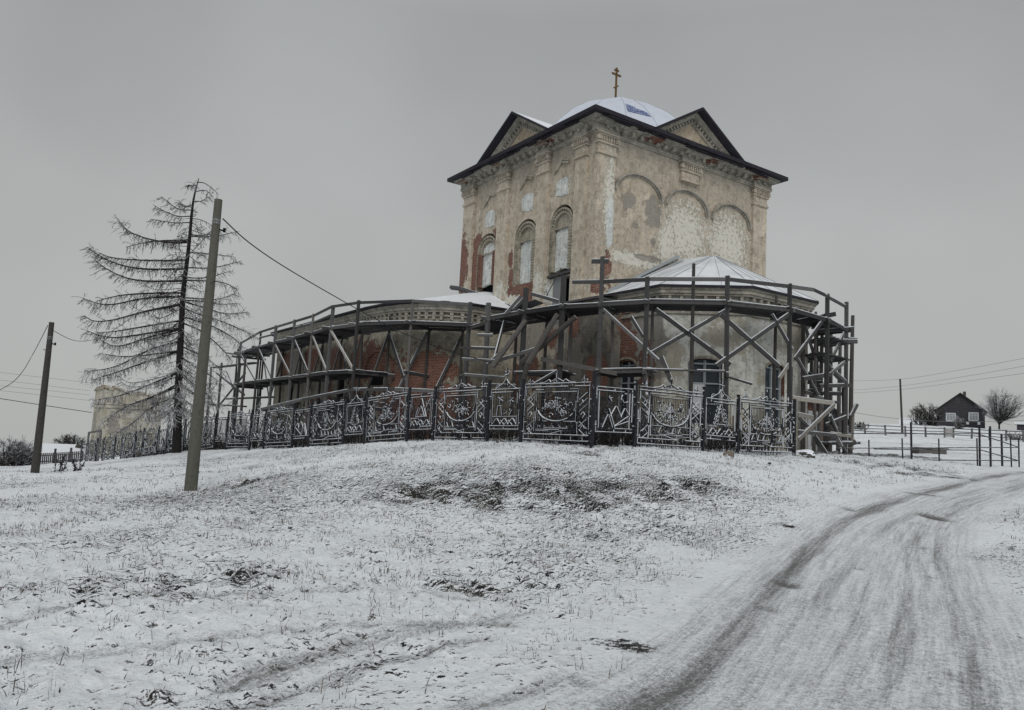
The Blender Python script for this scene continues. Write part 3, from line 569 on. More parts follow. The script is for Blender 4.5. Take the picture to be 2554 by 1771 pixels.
# main roof: dark eave slab, snowy hip, gabled pediments
OV = .98
mb = MB(); z0, z1 = 16.70, 16.92; x0, x1, y0, y1 = -OV, SX+OV, -OV, SY+OV
mb.box((x0, y0, z0), (x1, y1, z1))
for k in range(44):   # ragged soffit boards sagging under the edge
    t = random.random(); l_ = random.uniform(.5, 1.8); o = random.uniform(.70, .93); z = 16.66-random.uniform(0, .09)
    if k % 2: u = y0+.2+t*(y1-y0-2.2); mb.bar((-o, u, z), (-o+jit_(.04), u+l_, z+jit_(.04)), random.uniform(.10, .22), .03)
    else: u = x0+.2+t*(x1-x0-2.2); mb.bar((u, -o, z), (u+l_, -o+jit_(.04), z+jit_(.04)), random.uniform(.10, .22), .03)
mb.build('eave', M_eave, church)
mb = MB(); hx, hy = 3.6, 3.6; cx, cy = 6.95, 6.5; zt = 19.0; e = .04
A_ = [(x0+e, y0+e, z1), (x1-e, y0+e, z1), (x1-e, y1-e, z1), (x0+e, y1-e, z1)]; B_ = [(cx-hx, cy-hy, zt), (cx+hx, cy-hy, zt), (cx+hx, cy+hy, zt), (cx-hx, cy+hy, zt)]
for i in range(4): j = (i+1) % 4; mb.poly([A_[i], A_[j], B_[j], B_[i]])
mb.poly(B_); roof = mb.build('roof', M_roofsnow, church)
def pediment(M, c, hw=3.85, zr=19.1):
    b0 = 16.80; rise = zr-b0
    mb = MB(); mb.prism([(c-hw+.5, b0), (c+hw-.5, b0), (c, zr-.40)], M, -3.0, .05); mb.build('pediment', M_ped, church)
    mb = MB(); sl_ = math.hypot(hw, rise)
    for s in (-1, 1):
        P = lambda t, off: (c+s*hw*(1-t)-s*off*rise/sl_, b0+rise*t-off*hw/sl_)
        for o0, o1, d in ((.10, .2, .5), (.2, .30, .38), (.30, .52, .12), (.52, .60, .2)):
            mb.prism([P(.06, o0), P(1, o0), P(1, o1), P(.06, o1)], M, .0, d)
        for i in range(14):
            t = .12+i*.06; mb.prism([P(t, .32), P(t+.022, .32), P(t+.022, .50), P(t, .50)], M, .1, .26)
    mb.build('raking_cornice', M_corn, church)
    mb = MB()
    for s in (-1, 1):
        Q = [(c+s*(hw+.1), b0-.02), (c, zr+.05), (c, zr-.09), (c+s*(hw-.12), b0-.02)]
        mb.prism(Q if s > 0 else Q[::-1], M, -2.2, OV)
    mb.build('gable_edge', M_eave, church)
    mb = MB()
    for s in (-1, 1):
        a, b, c1, d1 = (c+s*(hw+.1), b0+.0), (c, zr+.075), None, None
        mb.poly([M(*a, OV-.03), M(*b, OV-.03), M(*b, -5.5), M(*a, -5.5)])
        mb.poly([M(a[0], a[1]-.03, OV-.03), M(b[0], b[1]-.03, OV-.03), M(b[0], b[1]-.03, -5.5), M(a[0], a[1]-.03, -5.5)])
    mb.build('gable_roof', M_roofsnow, church)
pediment(ML, 6.75); pediment(MR, 7.05)
MBk = lambda u, v, d=0: (SX+d, u, v)
# dome
mb = MB(); DC = (6.85, 6.35); prof = [(6.4, 17.7), (5.35, 18.95), (4.1, 20.1), (2.7, 21.05), (1.35, 21.6), (.02, 21.8)]
n = 8; pts = [[(DC[0]+r*math.cos(2*math.pi*k/n+R(10)), DC[1]+r*math.sin(2*math.pi*k/n+R(10)), z) for k in range(n)] for r, z in prof]
for i in range(len(prof)-1):
    for k in range(n): mb.poly([pts[i][k], pts[i][(k+1) % n], pts[i+1][(k+1) % n], pts[i+1][k]])
dome = mb.build('dome', M_dome, church)
mb = MB()
for k in range(n):
    mb.tube([pts[i][k] for i in range(len(prof)-1)], .018, 4)
    if k % 3: mb.tube([Vector(pts[i][k]).lerp(Vector(pts[i][(k+1) % n]), .45)+Vector((0, 0, .01)) for i in range(len(prof)-2)], .012, 4)
mb.build('seam', M_zincl, dome)
kb = 5
mb = MB(); a, b, c, d = [Vector(pts[1][kb]), Vector(pts[1][kb+1]), Vector(pts[2][kb+1]), Vector(pts[2][kb])]
def bl(u, v, o=.02):
    p = (a*(1-u)+b*u)*(1-v)+(d*(1-u)+c*u)*v; nn = (b-a).cross(d-a).normalized(); return p+nn*o
mb.poly([bl(.03, .0), bl(.42, .0), bl(.40, .35), bl(.34, .48), bl(.22, .52), bl(.20, .66), bl(.03, .80)]); mb.build('bare_blue_sheet', M_blue, dome)
mb = MB(); X0 = Vector((DC[0], DC[1], 21.85)); ux = Vector((1, 0, 0))
mb.bar(X0, X0+Vector((0, 0, 2.45)), .10, .10)
for z, hwid, dz in ((2.27, .18, .0), (1.98, .38, .0)): mb.bar(X0+Vector((-hwid, 0, z)), X0+Vector((hwid, 0, z)), .10, .11)
mb.bar(X0+Vector((-.19, 0, 1.02)), X0+Vector((.19, 0, 1.26)), .08, .09)
mb.build('cross', M_cross, church)
# ---- apse (half octagon) on the right face
AP = [(1.15, 0), (1.15, -4.05), (3.95, -6.70), (8.70, -6.70), (11.5, -4.05), (11.5, 0)]
def wallrun(P, z0, z1, holes, mat, name, parent):
    """holes: {segment: [(u0,u1,zb,zs,zt)]} as distances along the segment"""
    acc = 0; o = None; mb = MB()
    for i, (a, b) in enumerate(zip(P[:-1], P[1:])):
        a, b = Vector((*a, 0)), Vector((*b, 0)); L = (b-a).length; d = (b-a)/L
        M = (lambda a, d, acc: (lambda u, v: tuple(a+d*(u-acc)+Vector((0, 0, v)))))(a, d, acc)
        hs = [[(acc+q[0], q[1]) for q in h] for h in holes.get(i, [])]
        mb.holed([(acc, z0), (acc+L, z0), (acc+L, z1), (acc, z1)], hs, M); acc += L
    return mb.build(name, mat, parent)
def segwin(c, hw, z0, zs, zt, n=8): return arch(c, hw, z0, zs, zt, n)
aw = {0: [segwin(1.6, .62, .9, 3.75, 3.95)], 1: [segwin(2.0, .78, .9, 3.75, 4.0)], 2: [segwin(2.15, .74, .9, 3.75, 4.05)]}
wallrun(AP, ZB, 7.3, aw, M_apse, 'apse_wall', church)
def face_frame(a, b):
    a, b = Vector((*a, 0)), Vector((*b, 0)); d = (b-a).normalized(); nrm = Vector((d.y, -d.x, 0))
    return lambda u, v, o=0: tuple(a+d*u+nrm*o+Vector((0, 0, v)))
for i in (0, 1, 2):
    f_ = face_frame(AP[i], AP[i+1])
    sgn = 1
    # outward normal check: away from the apse centre
    cc = Vector((6.3, -2, 0)); t0 = Vector(f_(1, 0, 0)); t1 = Vector(f_(1, 0, 1))
    if (t1-cc).length < (t0-cc).length: sgn = -1
    F_ = (lambda f_, sgn: (lambda u, v, o=0: f_(u, v, o*sgn)))(f_, sgn)
    loop = aw[i][0]; us = [q[0] for q in loop]; vs = [q[1] for q in loop]; u0, u1, v0, v1 = min(us), max(us), min(vs), max(vs)
    mb = MB(); reveal(mb, loop, F_, 0, -.35); wn_ = mb.build('apse_window', M_apse, church)
    mb = MB(); mb.prism([(u0-.1, v0-.1), (u1+.1, v0-.1), (u1+.1, v1+.1), (u0-.1, v1+.1)], F_, -.34, -.30); mb.build('glass', M_glass, wn_)
    mb = MB(); cu = (u0+u1)/2
    for u in (u0+.05, cu, u1-.05): mb.bar(F_(u, v0, -.25), F_(u, v1-.05, -.25), .09, .09)
    for v in (v0+.05, v0+1.0, v0+1.95, v1-.22): mb.bar(F_(u0, v, -.25), F_(u1, v, -.25), .08, .07)
    mb.build('frame', M_frame, wn_)
    if i == 1:
        mb = MB(); mb.prism([(u0+.05, v0+.5), (cu, v0+.5), (cu, v0+1.9), (u0+.05, v0+1.9)], F_, -.22, -.20); mb.build('pane_board', M_white, wn_)
    mb = MB()
    for q in range(8):
        a0, a1 = math.pi*q/8, math.pi*(q+1)/8; g_ = lambda a, s: (cu+(.68+s)*math.cos(a), 3.77+(.26+s)*math.sin(a))
        mb.prism([g_(a0, .1), g_(a1, .1), g_(a1, .0), g_(a0, .0)], F_, -.01, .06)
    mb.build('arch_trim', M_trim, wn_)
def offs(P, o, c=(6.3, -2)):
    """offset an open polyline outwards (away from c)"""
    out = []
    for i, p in enumerate(P):
        ns = []
        for j in (i-1, i):
            if 0 <= j < len(P)-1:
                d = Vector((P[j+1][0]-P[j][0], P[j+1][1]-P[j][1])).normalized(); nn = Vector((d.y, -d.x)); mid = Vector(((P[j+1][0]+P[j][0])/2-c[0], (P[j+1][1]+P[j][1])/2-c[1]))
                if nn.dot(mid) < 0: nn = -nn
                ns.append(nn)
        q = sum(ns, Vector((0, 0)))/len(ns); k = o/max(.5, q.length_squared) if len(ns) > 1 else o
        out.append((p[0]+q.x*k, p[1]+q.y*k))
    return out
def band(mb, P, o0, o1, z0, z1, c=(6.3, -2)):
    A = offs(P, o0, c); B = offs(P, o1, c)
    for i in range(len(P)-1):
        a, b, a2, b2 = A[i], A[i+1], B[i], B[i+1]
        v = [(*a, z0), (*b, z0), (*b2, z0), (*a2, z0), (*a, z1), (*b, z1), (*b2, z1), (*a2, z1)]; n0 = len(mb.v); mb.v += v
        mb.f += [tuple(n0+k for k in q) for q in ((0, 1, 2, 3), (4, 5, 6, 7), (2, 3, 7, 6), (0, 1, 5, 4))]
    for e in (0, -1):
        mb.poly([(*A[e], z0), (*B[e], z0), (*B[e], z1), (*A[e], z1)])
def dentils(mb, P, o0, o1, z0, z1, step, wd, c=(6.3, -2)):
    A = offs(P, o0, c); 
    for i in range(len(P)-1):
        a, b = Vector(A[i]), Vector(A[i+1]); L = (b-a).length; d = (b-a)/L; nn = Vector((d.y, -d.x))
        if nn.dot((a+b)/2-Vector(c)) < 0: nn = -nn
        n = int(L/step)
        for k in range(n):
            p = a+d*(L*(k+.5)/n); q = p+nn*(o1-o0)
            mb.bar((*((p+q)/2), z0), (*((p+q)/2), z1), wd, (o1-o0), (*nn, 0))
mb = MB()
for o1, a, b in ((.10, 6.10, 6.18), (.05, 6.18, 6.30), (.16, 6.62, 6.7), (.22, 6.95, 7.05), (.30, 7.05, 7.22), (.38, 7.22, 7.36)): band(mb, AP, -.02, o1, a, b)
dentils(mb, AP, .0, .13, 6.36, 6.6, .62, .34); dentils(mb, AP, .0, .2, 6.72, 6.93, .5, .14)
mb.build('apse_cornice', M_corn, church)
EA = offs(AP, .45); AX = (6.33, -2.6, 10.1)
mb = MB(); ze = 7.42
ring_ = [(p[0], p[1], ze) for p in EA]
for i in range(len(ring_)-1): mb.poly([ring_[i], ring_[i+1], AX])
mb.poly([ring_[0], AX, (6.6, 0, 10.35)]); mb.poly([ring_[-1], AX, (6.6, 0, 10.35)])
band(mb, AP, .1, .45, 7.34, 7.415)
ar_ = mb.build('apse_roof', M_apsetin, church)
mb = MB()
for i in range(len(ring_)-1):
    a, b = Vector(ring_[i]), Vector(ring_[i+1]); n = int((b-a).length/1.1)
    for k in range(n+1): p = a.lerp(b, k/max(n, 1)); q = Vector(AX); mb.bar(p+Vector((0, 0, .015)), p.lerp(q, .97)+Vector((0, 0, .015)), .014, .022)
mb.build('standing_seam', M_seam, ar_)
mb = MB(); band(mb, AP, .43, .475, 7.30, 7.42); mb.build('drip_edge', M_eave, ar_)
mb = MB(); mb.bar((1.0, -.12, 7.62), (6.2, -.12, 10.42), .3, .12); mb.bar((1.35, -.42, 7.62), (6.0, -.7, 10.1), .14, .05); mb.build('flashing', M_zincl, ar_)
# corner stump between apse and wing
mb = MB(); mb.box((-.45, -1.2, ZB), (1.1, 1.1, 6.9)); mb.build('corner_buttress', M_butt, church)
mb = MB(); mb.box((-.75, -1.35, 6.9), (1.1, 1.4, 7.0)); mb.poly([(-.75, -1.35, 7.004), (1.1, -1.35, 7.3), (1.1, 1.4, 7.3), (-.75, 1.4, 7.004)]); mb.build('buttress_cap', M_wood2, church)
# ---- refectory wing with rounded end on the left face
RP = [(0, 7.0), (-3.0, 7.1), (-4.1, 7.6), (-5.0, 8.6), (-5.6, 9.8), (-5.95, 11.2), (-6.1, 13.0), (-6.1, 20), (-6.1, 31.5), (-5.6, 33.0), (-4.2, 34.2), (-2., 34.8), (14, 34.8)]
RC = (4, 20)
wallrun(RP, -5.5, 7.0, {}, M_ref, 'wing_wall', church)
mb = MB()
for o1, a, b in ((.06, 5.85, 5.93), (.12, 5.93, 6.0), (.12, 6.42, 6.5), (.2, 6.66, 6.78), (.3, 6.78, 6.95), (.38, 6.95, 7.1)): band(mb, RP, -.02, o1, a, b, RC)
dentils(mb, RP[:10], .0, .18, 6.22, 6.42, .42, .16, RC); dentils(mb, RP[:10], .0, .16, 6.5, 6.66, .42, .2, RC)
mb.build('wing_cornice', M_corn, church)
ER = offs(RP, .62, RC); mb = MB(); RG = [(7, max(14, min(28, p[1]+2)), 10.9) for p in ER]; ze = 7.22
for i in range(len(ER)-1):
    a, b = (*ER[i], ze), (*ER[i+1], ze); mb.poly([a, b, RG[i+1], RG[i]] if RG[i] != RG[i+1] else [a, b, RG[i]])
mb.build('wing_roof', M_roofsnow, church)
mb = MB(); band(mb, RP, -.1, .64, 7.12, 7.21, RC); mb.build('wing_eave', M_eave, church)
mb = MB(); mb.tube([(-.15, 7.0, 7.45), (-.15, 10, 8.45), (-.15, 12.95, 9.35), (-.15, 14.2, 9.6)], .16, 5); mb.build('roof_flashing', M_wood2, church)
# bricked arch and small window in the curve of the wing
def on_run(P, s):
    for a, b in zip(P[:-1], P[1:]):
        a, b = Vector(a), Vector(b); L = (b-a).length
        if s <= L: return a+(b-a)*(s/L), (b-a)/L
        s -= L
sa = 9.2
def MA(u, v, d=0):
    p, t = on_run(RP, max(.01, sa+u)); nn = Vector((-t.y, t.x)); mid = p-Vector(RC)
    if nn.dot(mid) < 0: nn = -nn
    return (p.x+nn.x*d, p.y+nn.y*d, v)
mb = MB()
for q in range(16):
    f = lambda a, s: (1.75*s*math.cos(a), 3.3+1.35*s*math.sin(a)); a0, a1 = math.pi*q/16, math.pi*(q+1)/16
    mb.prism([f(a0, 1), f(a1, 1), f(a1, .86), f(a0, .86)], MA, .0, .13)
rl = mb.build('relieving_arch', M_brick, church)
mb = MB(); mb.prism([(-.75, 2.5), (.75, 2.5), (.75, 3.35), (-.75, 3.35)], MA, .01, .05); mb.build('opening', M_void, rl)
for s_ in (14.5, 24.5):
    sa = s_; mb = MB(); mb.prism([(-.45, .9), (.45, .9), (.45, 2.9), (.2, 3.2), (-.2, 3.2), (-.45, 2.9)], MA, .0, .05); mb.build('wing_window', M_void, church)
sa = 9.2
# brick porch with a white door beyond the apse
mb = MB(); mb.box((9.6, -6.0, ZB), (11.9, -4.0, 2.5)); pc = mb.build('porch', M_brick, church)
mb = MB(); mb.box((9.75, -6.06, -.1), (10.75, -6.0, 2.0)); dd = mb.build('door', M_white, pc)
mb = MB(); mb.bar((10., -6.08, .2), (10., -6.08, 1.8), .03, .03); mb.bar((10.5, -6.08, .2), (10.5, -6.08, 1.8), .03, .03); mb.build('door_panel', M_zinc, dd)
mb = MB(); mb.box((9.5, -6.4, 2.5), (12.1, -3.9, 2.62)); mb.build('porch_roof', M_wood2, pc)
# ------------------------------------------------------------------ timber scaffolding
def part(name, mat, par, pts=None, w=.1, h=None, up=(0, 0, 1), ext=0):
    mb = MB(); mb.snowbar(*pts, w, h, .03 if mat is not M_pale else .02, ext); return mb.build(name, mat, par)
def gz(x, y): P = W(x, y, 0); return H(P.x, P.y)
def ztop(px, py, x, y): return at(px, py, W(x, y, 0).y).z
def jit(a): return random.uniform(-a, a)
def deck(par, a, b, ai, bi, z0, z1, n=4, name='deck_board', mat=None, ragged=.25):
    """boards laid lengthwise from post pair to post pair"""
    mb = MB(); mat = mat or M_wood2
    for k in range(n):
        t = (k+.5)/n; p = Vector((*a, z0)).lerp(Vector((*ai, z0)), t); q = Vector((*b, z1)).lerp(Vector((*bi, z1)), t)
        d = (q-p).normalized(); wd = (Vector(a)-Vector(ai)).length/n*.93
        mb.snowbar(p-d*random.uniform(.1, .1+ragged)+Vector((0, 0, jit(.02))), q+d*random.uniform(.1, .1+ragged)+Vector((0, 0, jit(.02))), wd, .06, .035, 0, .03)
    e = Vector((a[0]-ai[0], a[1]-ai[1], 0)).normalized()*.04
    mb.bar(Vector((*a, z0-.12))+e, Vector((*b, z1-.12))+e, .06, .12); mb.bar(Vector((*ai, z0-.12)), Vector((*bi, z1-.12)), .06, .17)
    return mb.build(name, mat, par)
def postbar(par, x, y, zt, w=.15, log=False, lean=.0, zb=None, mat=None):
    zb = gz(x, y)-.25 if zb is None else zb; mb = MB()
    dx, dy = jit(.10)+lean, jit(.10)
    if log: mb.tube([(x, y, zb), (x+dx*.5, y+dy*.3, (zb+zt)/2), (x+dx, y+dy, zt)], [w*.62, w*.55, w*.45], 7)
    else: mb.bar((x, y, zb), (x+dx, y+dy, zt), w, w*.7, (1, .2, 0))
    return mb.build('post', mat or (M_logw if log else M_wood), par)
# ---- around the wing
sw = tag(empty('scaffolding', C0, AN), 'long grey timber scaffolding wrapped round the low left wing of the church', 'scaffolding', 'timber scaffoldings round the church')
WP = [((-4.15, 5.05), 1176, 754), ((-6.65, 6.9), 1030, 745), ((-8.25, 10.3), 900, 750), ((-8.7, 13.2), 831, 760), ((-8.5, 16.8), 782, 783), ((-8.45, 20.4), 738, 797), ((-8.35, 24.9), 695, 812), ((-8.25, 29.3), 650, 825), ((-7.9, 35.8), 590, 852), ((-7.0, 40.0), 564, 868)]
def inner(p, c, d):
    v = Vector(c)-Vector(p); v.normalize(); return (p[0]+v.x*d, p[1]+v.y*d)
WI = []
for i, (p, px, py) in enumerate(WP):
    WI.append(inner(p, (-2, 10), 1.95) if i < 3 else (p[0]+2.0, p[1]))
ZW = 5.78
for i, (p, px, py) in enumerate(WP):
    zt = ztop(px, py, *p); postbar(sw, *p, zt, .17 if i % 3 else .2, log=(i in (1, 4, 7)))
    postbar(sw, *WI[i], ZW+random.choice((-.1, .1, .7)), .16, log=True)
    for z, o in ((ZW-.12, .5), (3.0, .3)):
        a, b = Vector((*p, z)), Vector((*WI[i], z)); d = (b-a).normalized(); part('putlog', M_wood, sw, (a-d*o, b+d*.5), .11, .17)
for i in range(len(WP)-1):
    a, b = WP[i][0], WP[i+1][0]; ai, bi = WI[i], WI[i+1]
    deck(sw, a, b, ai, bi, ZW+jit(.04), ZW+jit(.04), 5)
    if i >= 2: deck(sw, a, b, ai, bi, 3.12, 3.12, 3)
    za, zb = ztop(WP[i][1], WP[i][2], *a)-.12, ztop(WP[i+1][1], WP[i+1][2], *b)-.12
    part('guard_rail', M_wood, sw, ((*a, za), (*b, zb)), .05, .16)
    if i in (3, 4, 6): part('guard_rail', M_wood, sw, ((*a, za-.5), (*b, zb-.45)), .04, .12)
    if i >= 2: part('brace', M_pale if i in (2, 3, 5) else M_wood, sw, ((*b, ZW-.15), (*a, 3.1)), .05, .14)
    gi = min(gz(*ai), gz(*bi))
    part('brace', M_wood, sw, ((*ai, ZW-.3), (*bi, gi+1.2)), .06, .15)
    if i % 2: part('brace', M_wood2, sw, ((*bi, ZW-.4), (*ai, gi+.8)), .06, .15)
    if i > 1: part('ledger', M_wood2, sw, ((*ai, 1.3+jit(.3)), (*bi, 1.1+jit(.3))), .06, .18)
    if i > 3: part('ledger', M_wood2, sw, ((*a, .3+jit(.4)-i*.2), (*b, .2+jit(.3)-i*.2)), .06, .2)
E_ = [(530, 915, 70), (556, 905, 66), (615, 886, 60), (598, 905, 66)]
def pbar(par, name, mat, x1, y1, Y1, x2, y2, Y2, w=.08, h=.17, ext=0): return part(name, mat, par, (Lc(at(x1, y1, Y1)), Lc(at(x2, y2, Y2))), w, h, ext=ext)
for px, py, Y in E_:
    P = at(px, py, Y); q = Lc(P); postbar(sw, q.x, q.y, q.z, .2, True)
for s_ in ((534, 917, 69, 640, 905, 64, .5, .1), (520, 1008, 69, 610, 1014, 62, .4, .12), (565, 995, 65, 700, 990, 60, .3, .12), (563, 880, 66, 630, 890, 62, .06, .14), (540, 930, 68, 610, 985, 62, .08, .18), (612, 930, 62, 548, 1010, 68, .08, .16), (565, 925, 66, 580, 960, 64, .05, .14)):
    pbar(sw, 'brace' if s_[6] < .2 else 'deck_board', M_wood2, *s_[:6], *s_[6:])
for a in ((643, 1023, 46, 753, 997, 41), (753, 997, 41, 881, 972, 37), (881, 972, 37, 985, 971, 35), (985, 971, 35, 1103, 977, 33)): pbar(sw, 'lower_rail', M_wood, *a, .05, .15)
for k, (x, y, z) in enumerate(((-6.3, 13.5, 1.6), (-6.3, 17.0, 1.6), (-6.3, 20.5, 1.4))):
    mb = MB()
    for r_ in range(4): mb.bar((x, y-1.5, z-r_*.30+.1), (x, y+1.2, z-r_*.30+.1+jit(.03)), .04, .26)
    mb.build('board_panel', M_wood, sw)
# ---- link section over the corner
sm = tag(empty('scaffolding', C0, AN), 'short timber scaffolding with thick slanting props below the narrow doorway of the tall church block', 'scaffolding', 'timber scaffoldings round the church')
LP = [((-4.1, 3.1), 1223, 756), ((-3.75, .5), 1320, 719), ((-3.15, -1.75), 1400, 686)]
LI = [(-2.2, 3.4), (-1.7, 1.4), (-1.4, -.2)]; ZL = [5.95, 6.05, 6.15]
for i, (p, px, py) in enumerate(LP):
    postbar(sm, *p, ztop(px, py, *p), .22, log=False); postbar(sm, *LI[i], 5.9, .17, True)
    a, b = Vector((*p, ZL[i]-.13)), Vector((*LI[i], ZL[i]-.13)); d = (b-a).normalized(); part('putlog', M_wood, sm, (a-d*.5, b+d*.6), .12, .18)
deck(sm, LP[0][0], LP[1][0], LI[0], LI[1], 5.95, 6.05, 6); deck(sm, LP[1][0], LP[2][0], LI[1], LI[2], 6.05, 6.15, 6); deck(sm, LP[2][0], (-2.15, -3.4), LI[2], (-.9, -2.6), 6.15, 6.2, 6)
deck(sm, (-4.15, 5.0), LP[0][0], (-2.4, 5.2), LI[0], 5.6, 5.75, 6)
deck(sm, LP[1][0], LP[2][0], LI[1], LI[2], 3.0, 3.05, 3)
for a in ((1390, 784, 34.5, 1316, 908, 34), (1311, 799, 36, 1228, 915, 36), (1316, 906, 34, 1290, 1010, 34), (1436, 790, 34, 1300, 905, 35)):
    mb = MB(); mb.tube([Lc(at(*a[:3])), Lc(at(*a[3:]))], [.12, .14], 7); mb.build('prop', M_logw, sm)
for a in ((1191, 836, 37, 1229, 837, 37), (1145, 867, 37, 1235, 870, 37), (1152, 896, 37, 1245, 901, 37), (1158, 935, 37, 1258, 943, 37), (1200, 960, 37, 1275, 962, 37)): pbar(sm, 'rung', M_wood, *a, .08, .13)
for a in ((1325, 733, 35, 1392, 752, 34.3), (1280, 775, 37, 1312, 741, 36.5), (1262, 783, 37, 1300, 738, 37), (1240, 900, 37, 1345, 868, 35), (1216, 910, 37, 1270, 860, 37), (1258, 800, 38, 1228, 915, 37), (1212, 765, 37, 1219, 800, 37)): pbar(sm, 'brace', M_wood, *a, .06, .15)
mb = MB(); mb.bar(Lc(at(1260, 782, 38)), Lc(at(1345, 752, 37)), .9, .06); mb.build('ramp', M_wood2, sm)
mb = MB(); mb.tube([Lc(at(1362, 740, 37)), Lc(at(1400, 668, 37.5))], .025, 5); mb.build('leaning_rod', M_poled, sm)
for a in ((1287, 930, 35, 1380, 928, 34), (1330, 960, 34, 1390, 925, 34)): pbar(sm, 'ledger', M_wood2, *a, .3, .1)
# ---- around the apse
sa_ = tag(empty('scaffolding', C0, AN), 'tall timber scaffolding with crossed braces round the white-roofed right wing of the church', 'scaffolding', 'timber scaffoldings round the church')
APs = [((-2.2, -3.45), 1500, 640), ((-1.4, -5.55), 1620, 691), ((1.1, -7.95), 1818, 688), ((4.05, -8.97), 1973, 708), ((7.3, -8.65), 2060, 732), ((10.4, -7.7), 2111, 754)]
API = [(-.7, -2.7), (-.15, -4.7), (2.2, -6.95), (4.9, -7.5), (8.3, -7.35), (10.6, -6.0)]
ZA = 6.2
for i, (p, px, py) in enumerate(APs):
    zt = ztop(px, py, *p); postbar(sa_, *p, zt, .17, log=False)
    if i in (2, 3, 4, 5): postbar(sa_, p[0]+.12, p[1]+.1, (3.6, 3.6, 4.5, 3.2)[i-2], .2, log=True)
    postbar(sa_, *API[i], ZA+(.3, -.1, .0, .9, .6, -.1)[i], .15, True)
    a, b = Vector((*p, ZA-.14)), Vector((*API[i], ZA-.14)); d = (b-a).normalized(); part('putlog', M_wood, sa_, (a-d*.35, b+d*.35), .12, .18)
    if i < 3: a.z = b.z = 3.0; part('putlog', M_wood, sa_, (a-d*.3, b+d*.4), .12, .2)
for i in range(len(APs)-1):
    a, b = APs[i][0], APs[i+1][0]; deck(sa_, a, b, API[i], API[i+1], ZA+jit(.03), ZA+jit(.03), 5)
deck(sa_, APs[0][0], APs[1][0], API[0], API[1], 3.12, 3.15, 3)
mb = MB(); mb.bar(Lp(1351, 896, (-3.15, -1.75), (-2.2, -3.45)), Lp(1540, 932, (-2.2, -3.45), (-1.4, -5.55)), .2, .2); mb.build('log', M_logw, sa_)
part('ledger', M_wood2, sa_, ((-1.5, -5.5, 3.12), (1.0, -7.9, 3.15)), .2, .07); part('ledger', M_wood2, sa_, ((1.0, -7.9, 2.95), (2.3, -8.3, 2.7)), .1, .07)
def ra(i, x1, y1, x2, y2, w=.06, h=.15, mat=None, name='brace'):
    a, b = APs[i][0], APs[i+1][0]; part(name, mat or M_wood, sa_, (Lp(x1, y1, a, b), Lp(x2, y2, a, b)), w, h)
ra(0, 1504, 772, 1642, 899, mat=M_wood, h=.12); ra(1, 1625, 881, 1823, 768); ra(1, 1635, 772, 1822, 910, mat=M_wood2, h=.18); ra(2, 1787, 912, 1968, 784, h=.17); ra(2, 1797, 784, 1944, 915, mat=M_wood2, h=.18)
ra(2, 1925, 784, 1975, 872, h=.12); ra(2, 1944, 944, 1973, 903, h=.14, mat=M_pale); ra(3, 1982, 895, 2054, 797, h=.17, mat=M_wood); ra(0, 1574, 790, 1604, 840, h=.12); ra(1, 1648, 890, 1674, 952, h=.2)
ra(0, 1428, 704, 1500, 703, .05, .17, None, 'guard_rail'); ra(0, 1500, 703, 1621, 697, .05, .17, None, 'guard_rail'); ra(1, 1621, 696, 1819, 697, .05, .17, None, 'guard_rail'); ra(2, 1819, 697, 1973, 715, .05, .17, None, 'guard_rail')
ra(3, 1973, 715, 2030, 723, .05, .17, None, 'guard_rail'); ra(3, 2030, 723, 2058, 736, .05, .15, None, 'guard_rail'); ra(4, 2060, 738, 2109, 765, .05, .15, None, 'guard_rail')
ra(0, 1476, 652, 1518, 652, .06, .2, None, 'crosspiece')
q = Lp(1731, 656, (-1.4, -5.55), (1.1, -7.95)); postbar(sa_, q.x, q.y, q.z, .16, True, mat=M_poled)
mb = MB(); tp = [Lp(1611+jit(3), y_, (-2.2, -3.45), (-1.4, -5.55)) for y_ in (1105, 1050, 990, 930, 880, 830, 770)]; mb.tube(tp, [.11, .11, .10, .09, .08, .07, .06], 7)
mb.build('birch_post', mat_wood('birch_rime', (.06, .055, .05), (.14, .13, .12), sc=(6, 6, 6), lo=.1, hi=.3, scale=4., nz=1.6), sa_)
TW = [(2006, 800, 36.6), (2047, 835, 38.4), (2072, 800, 39.5), (2122, 787, 39.5), (2024, 880, 40.5), (2092, 850, 42)]
for px, py, Y in TW: q = Lc(at(px, py, Y)); postbar(sa_, q.x, q.y, q.z, .2, True)
for a in ((1990, 803, 34.6, 2083, 783, 35.5, .1, .22), (2043, 827, 37.2, 2129, 820, 37.4, .1, .2), (2069, 851, 37.4, 2138, 852, 37.4, .1, .2), (2003, 945, 35.6, 2072, 934, 36.6, .1, .2), (2044, 963, 36.8, 2125, 961, 37.6, .1, .18), (2050, 981, 38.2, 2112, 983, 38.6, .1, .18),
          (2008, 955, 38, 2050, 953, 38, .1, .15), (2010, 975, 39, 2045, 970, 39, .3, .12), (2112, 845, 38, 2133, 846, 38, .5, .06)): pbar(sa_, 'ledger', M_wood2, *a)
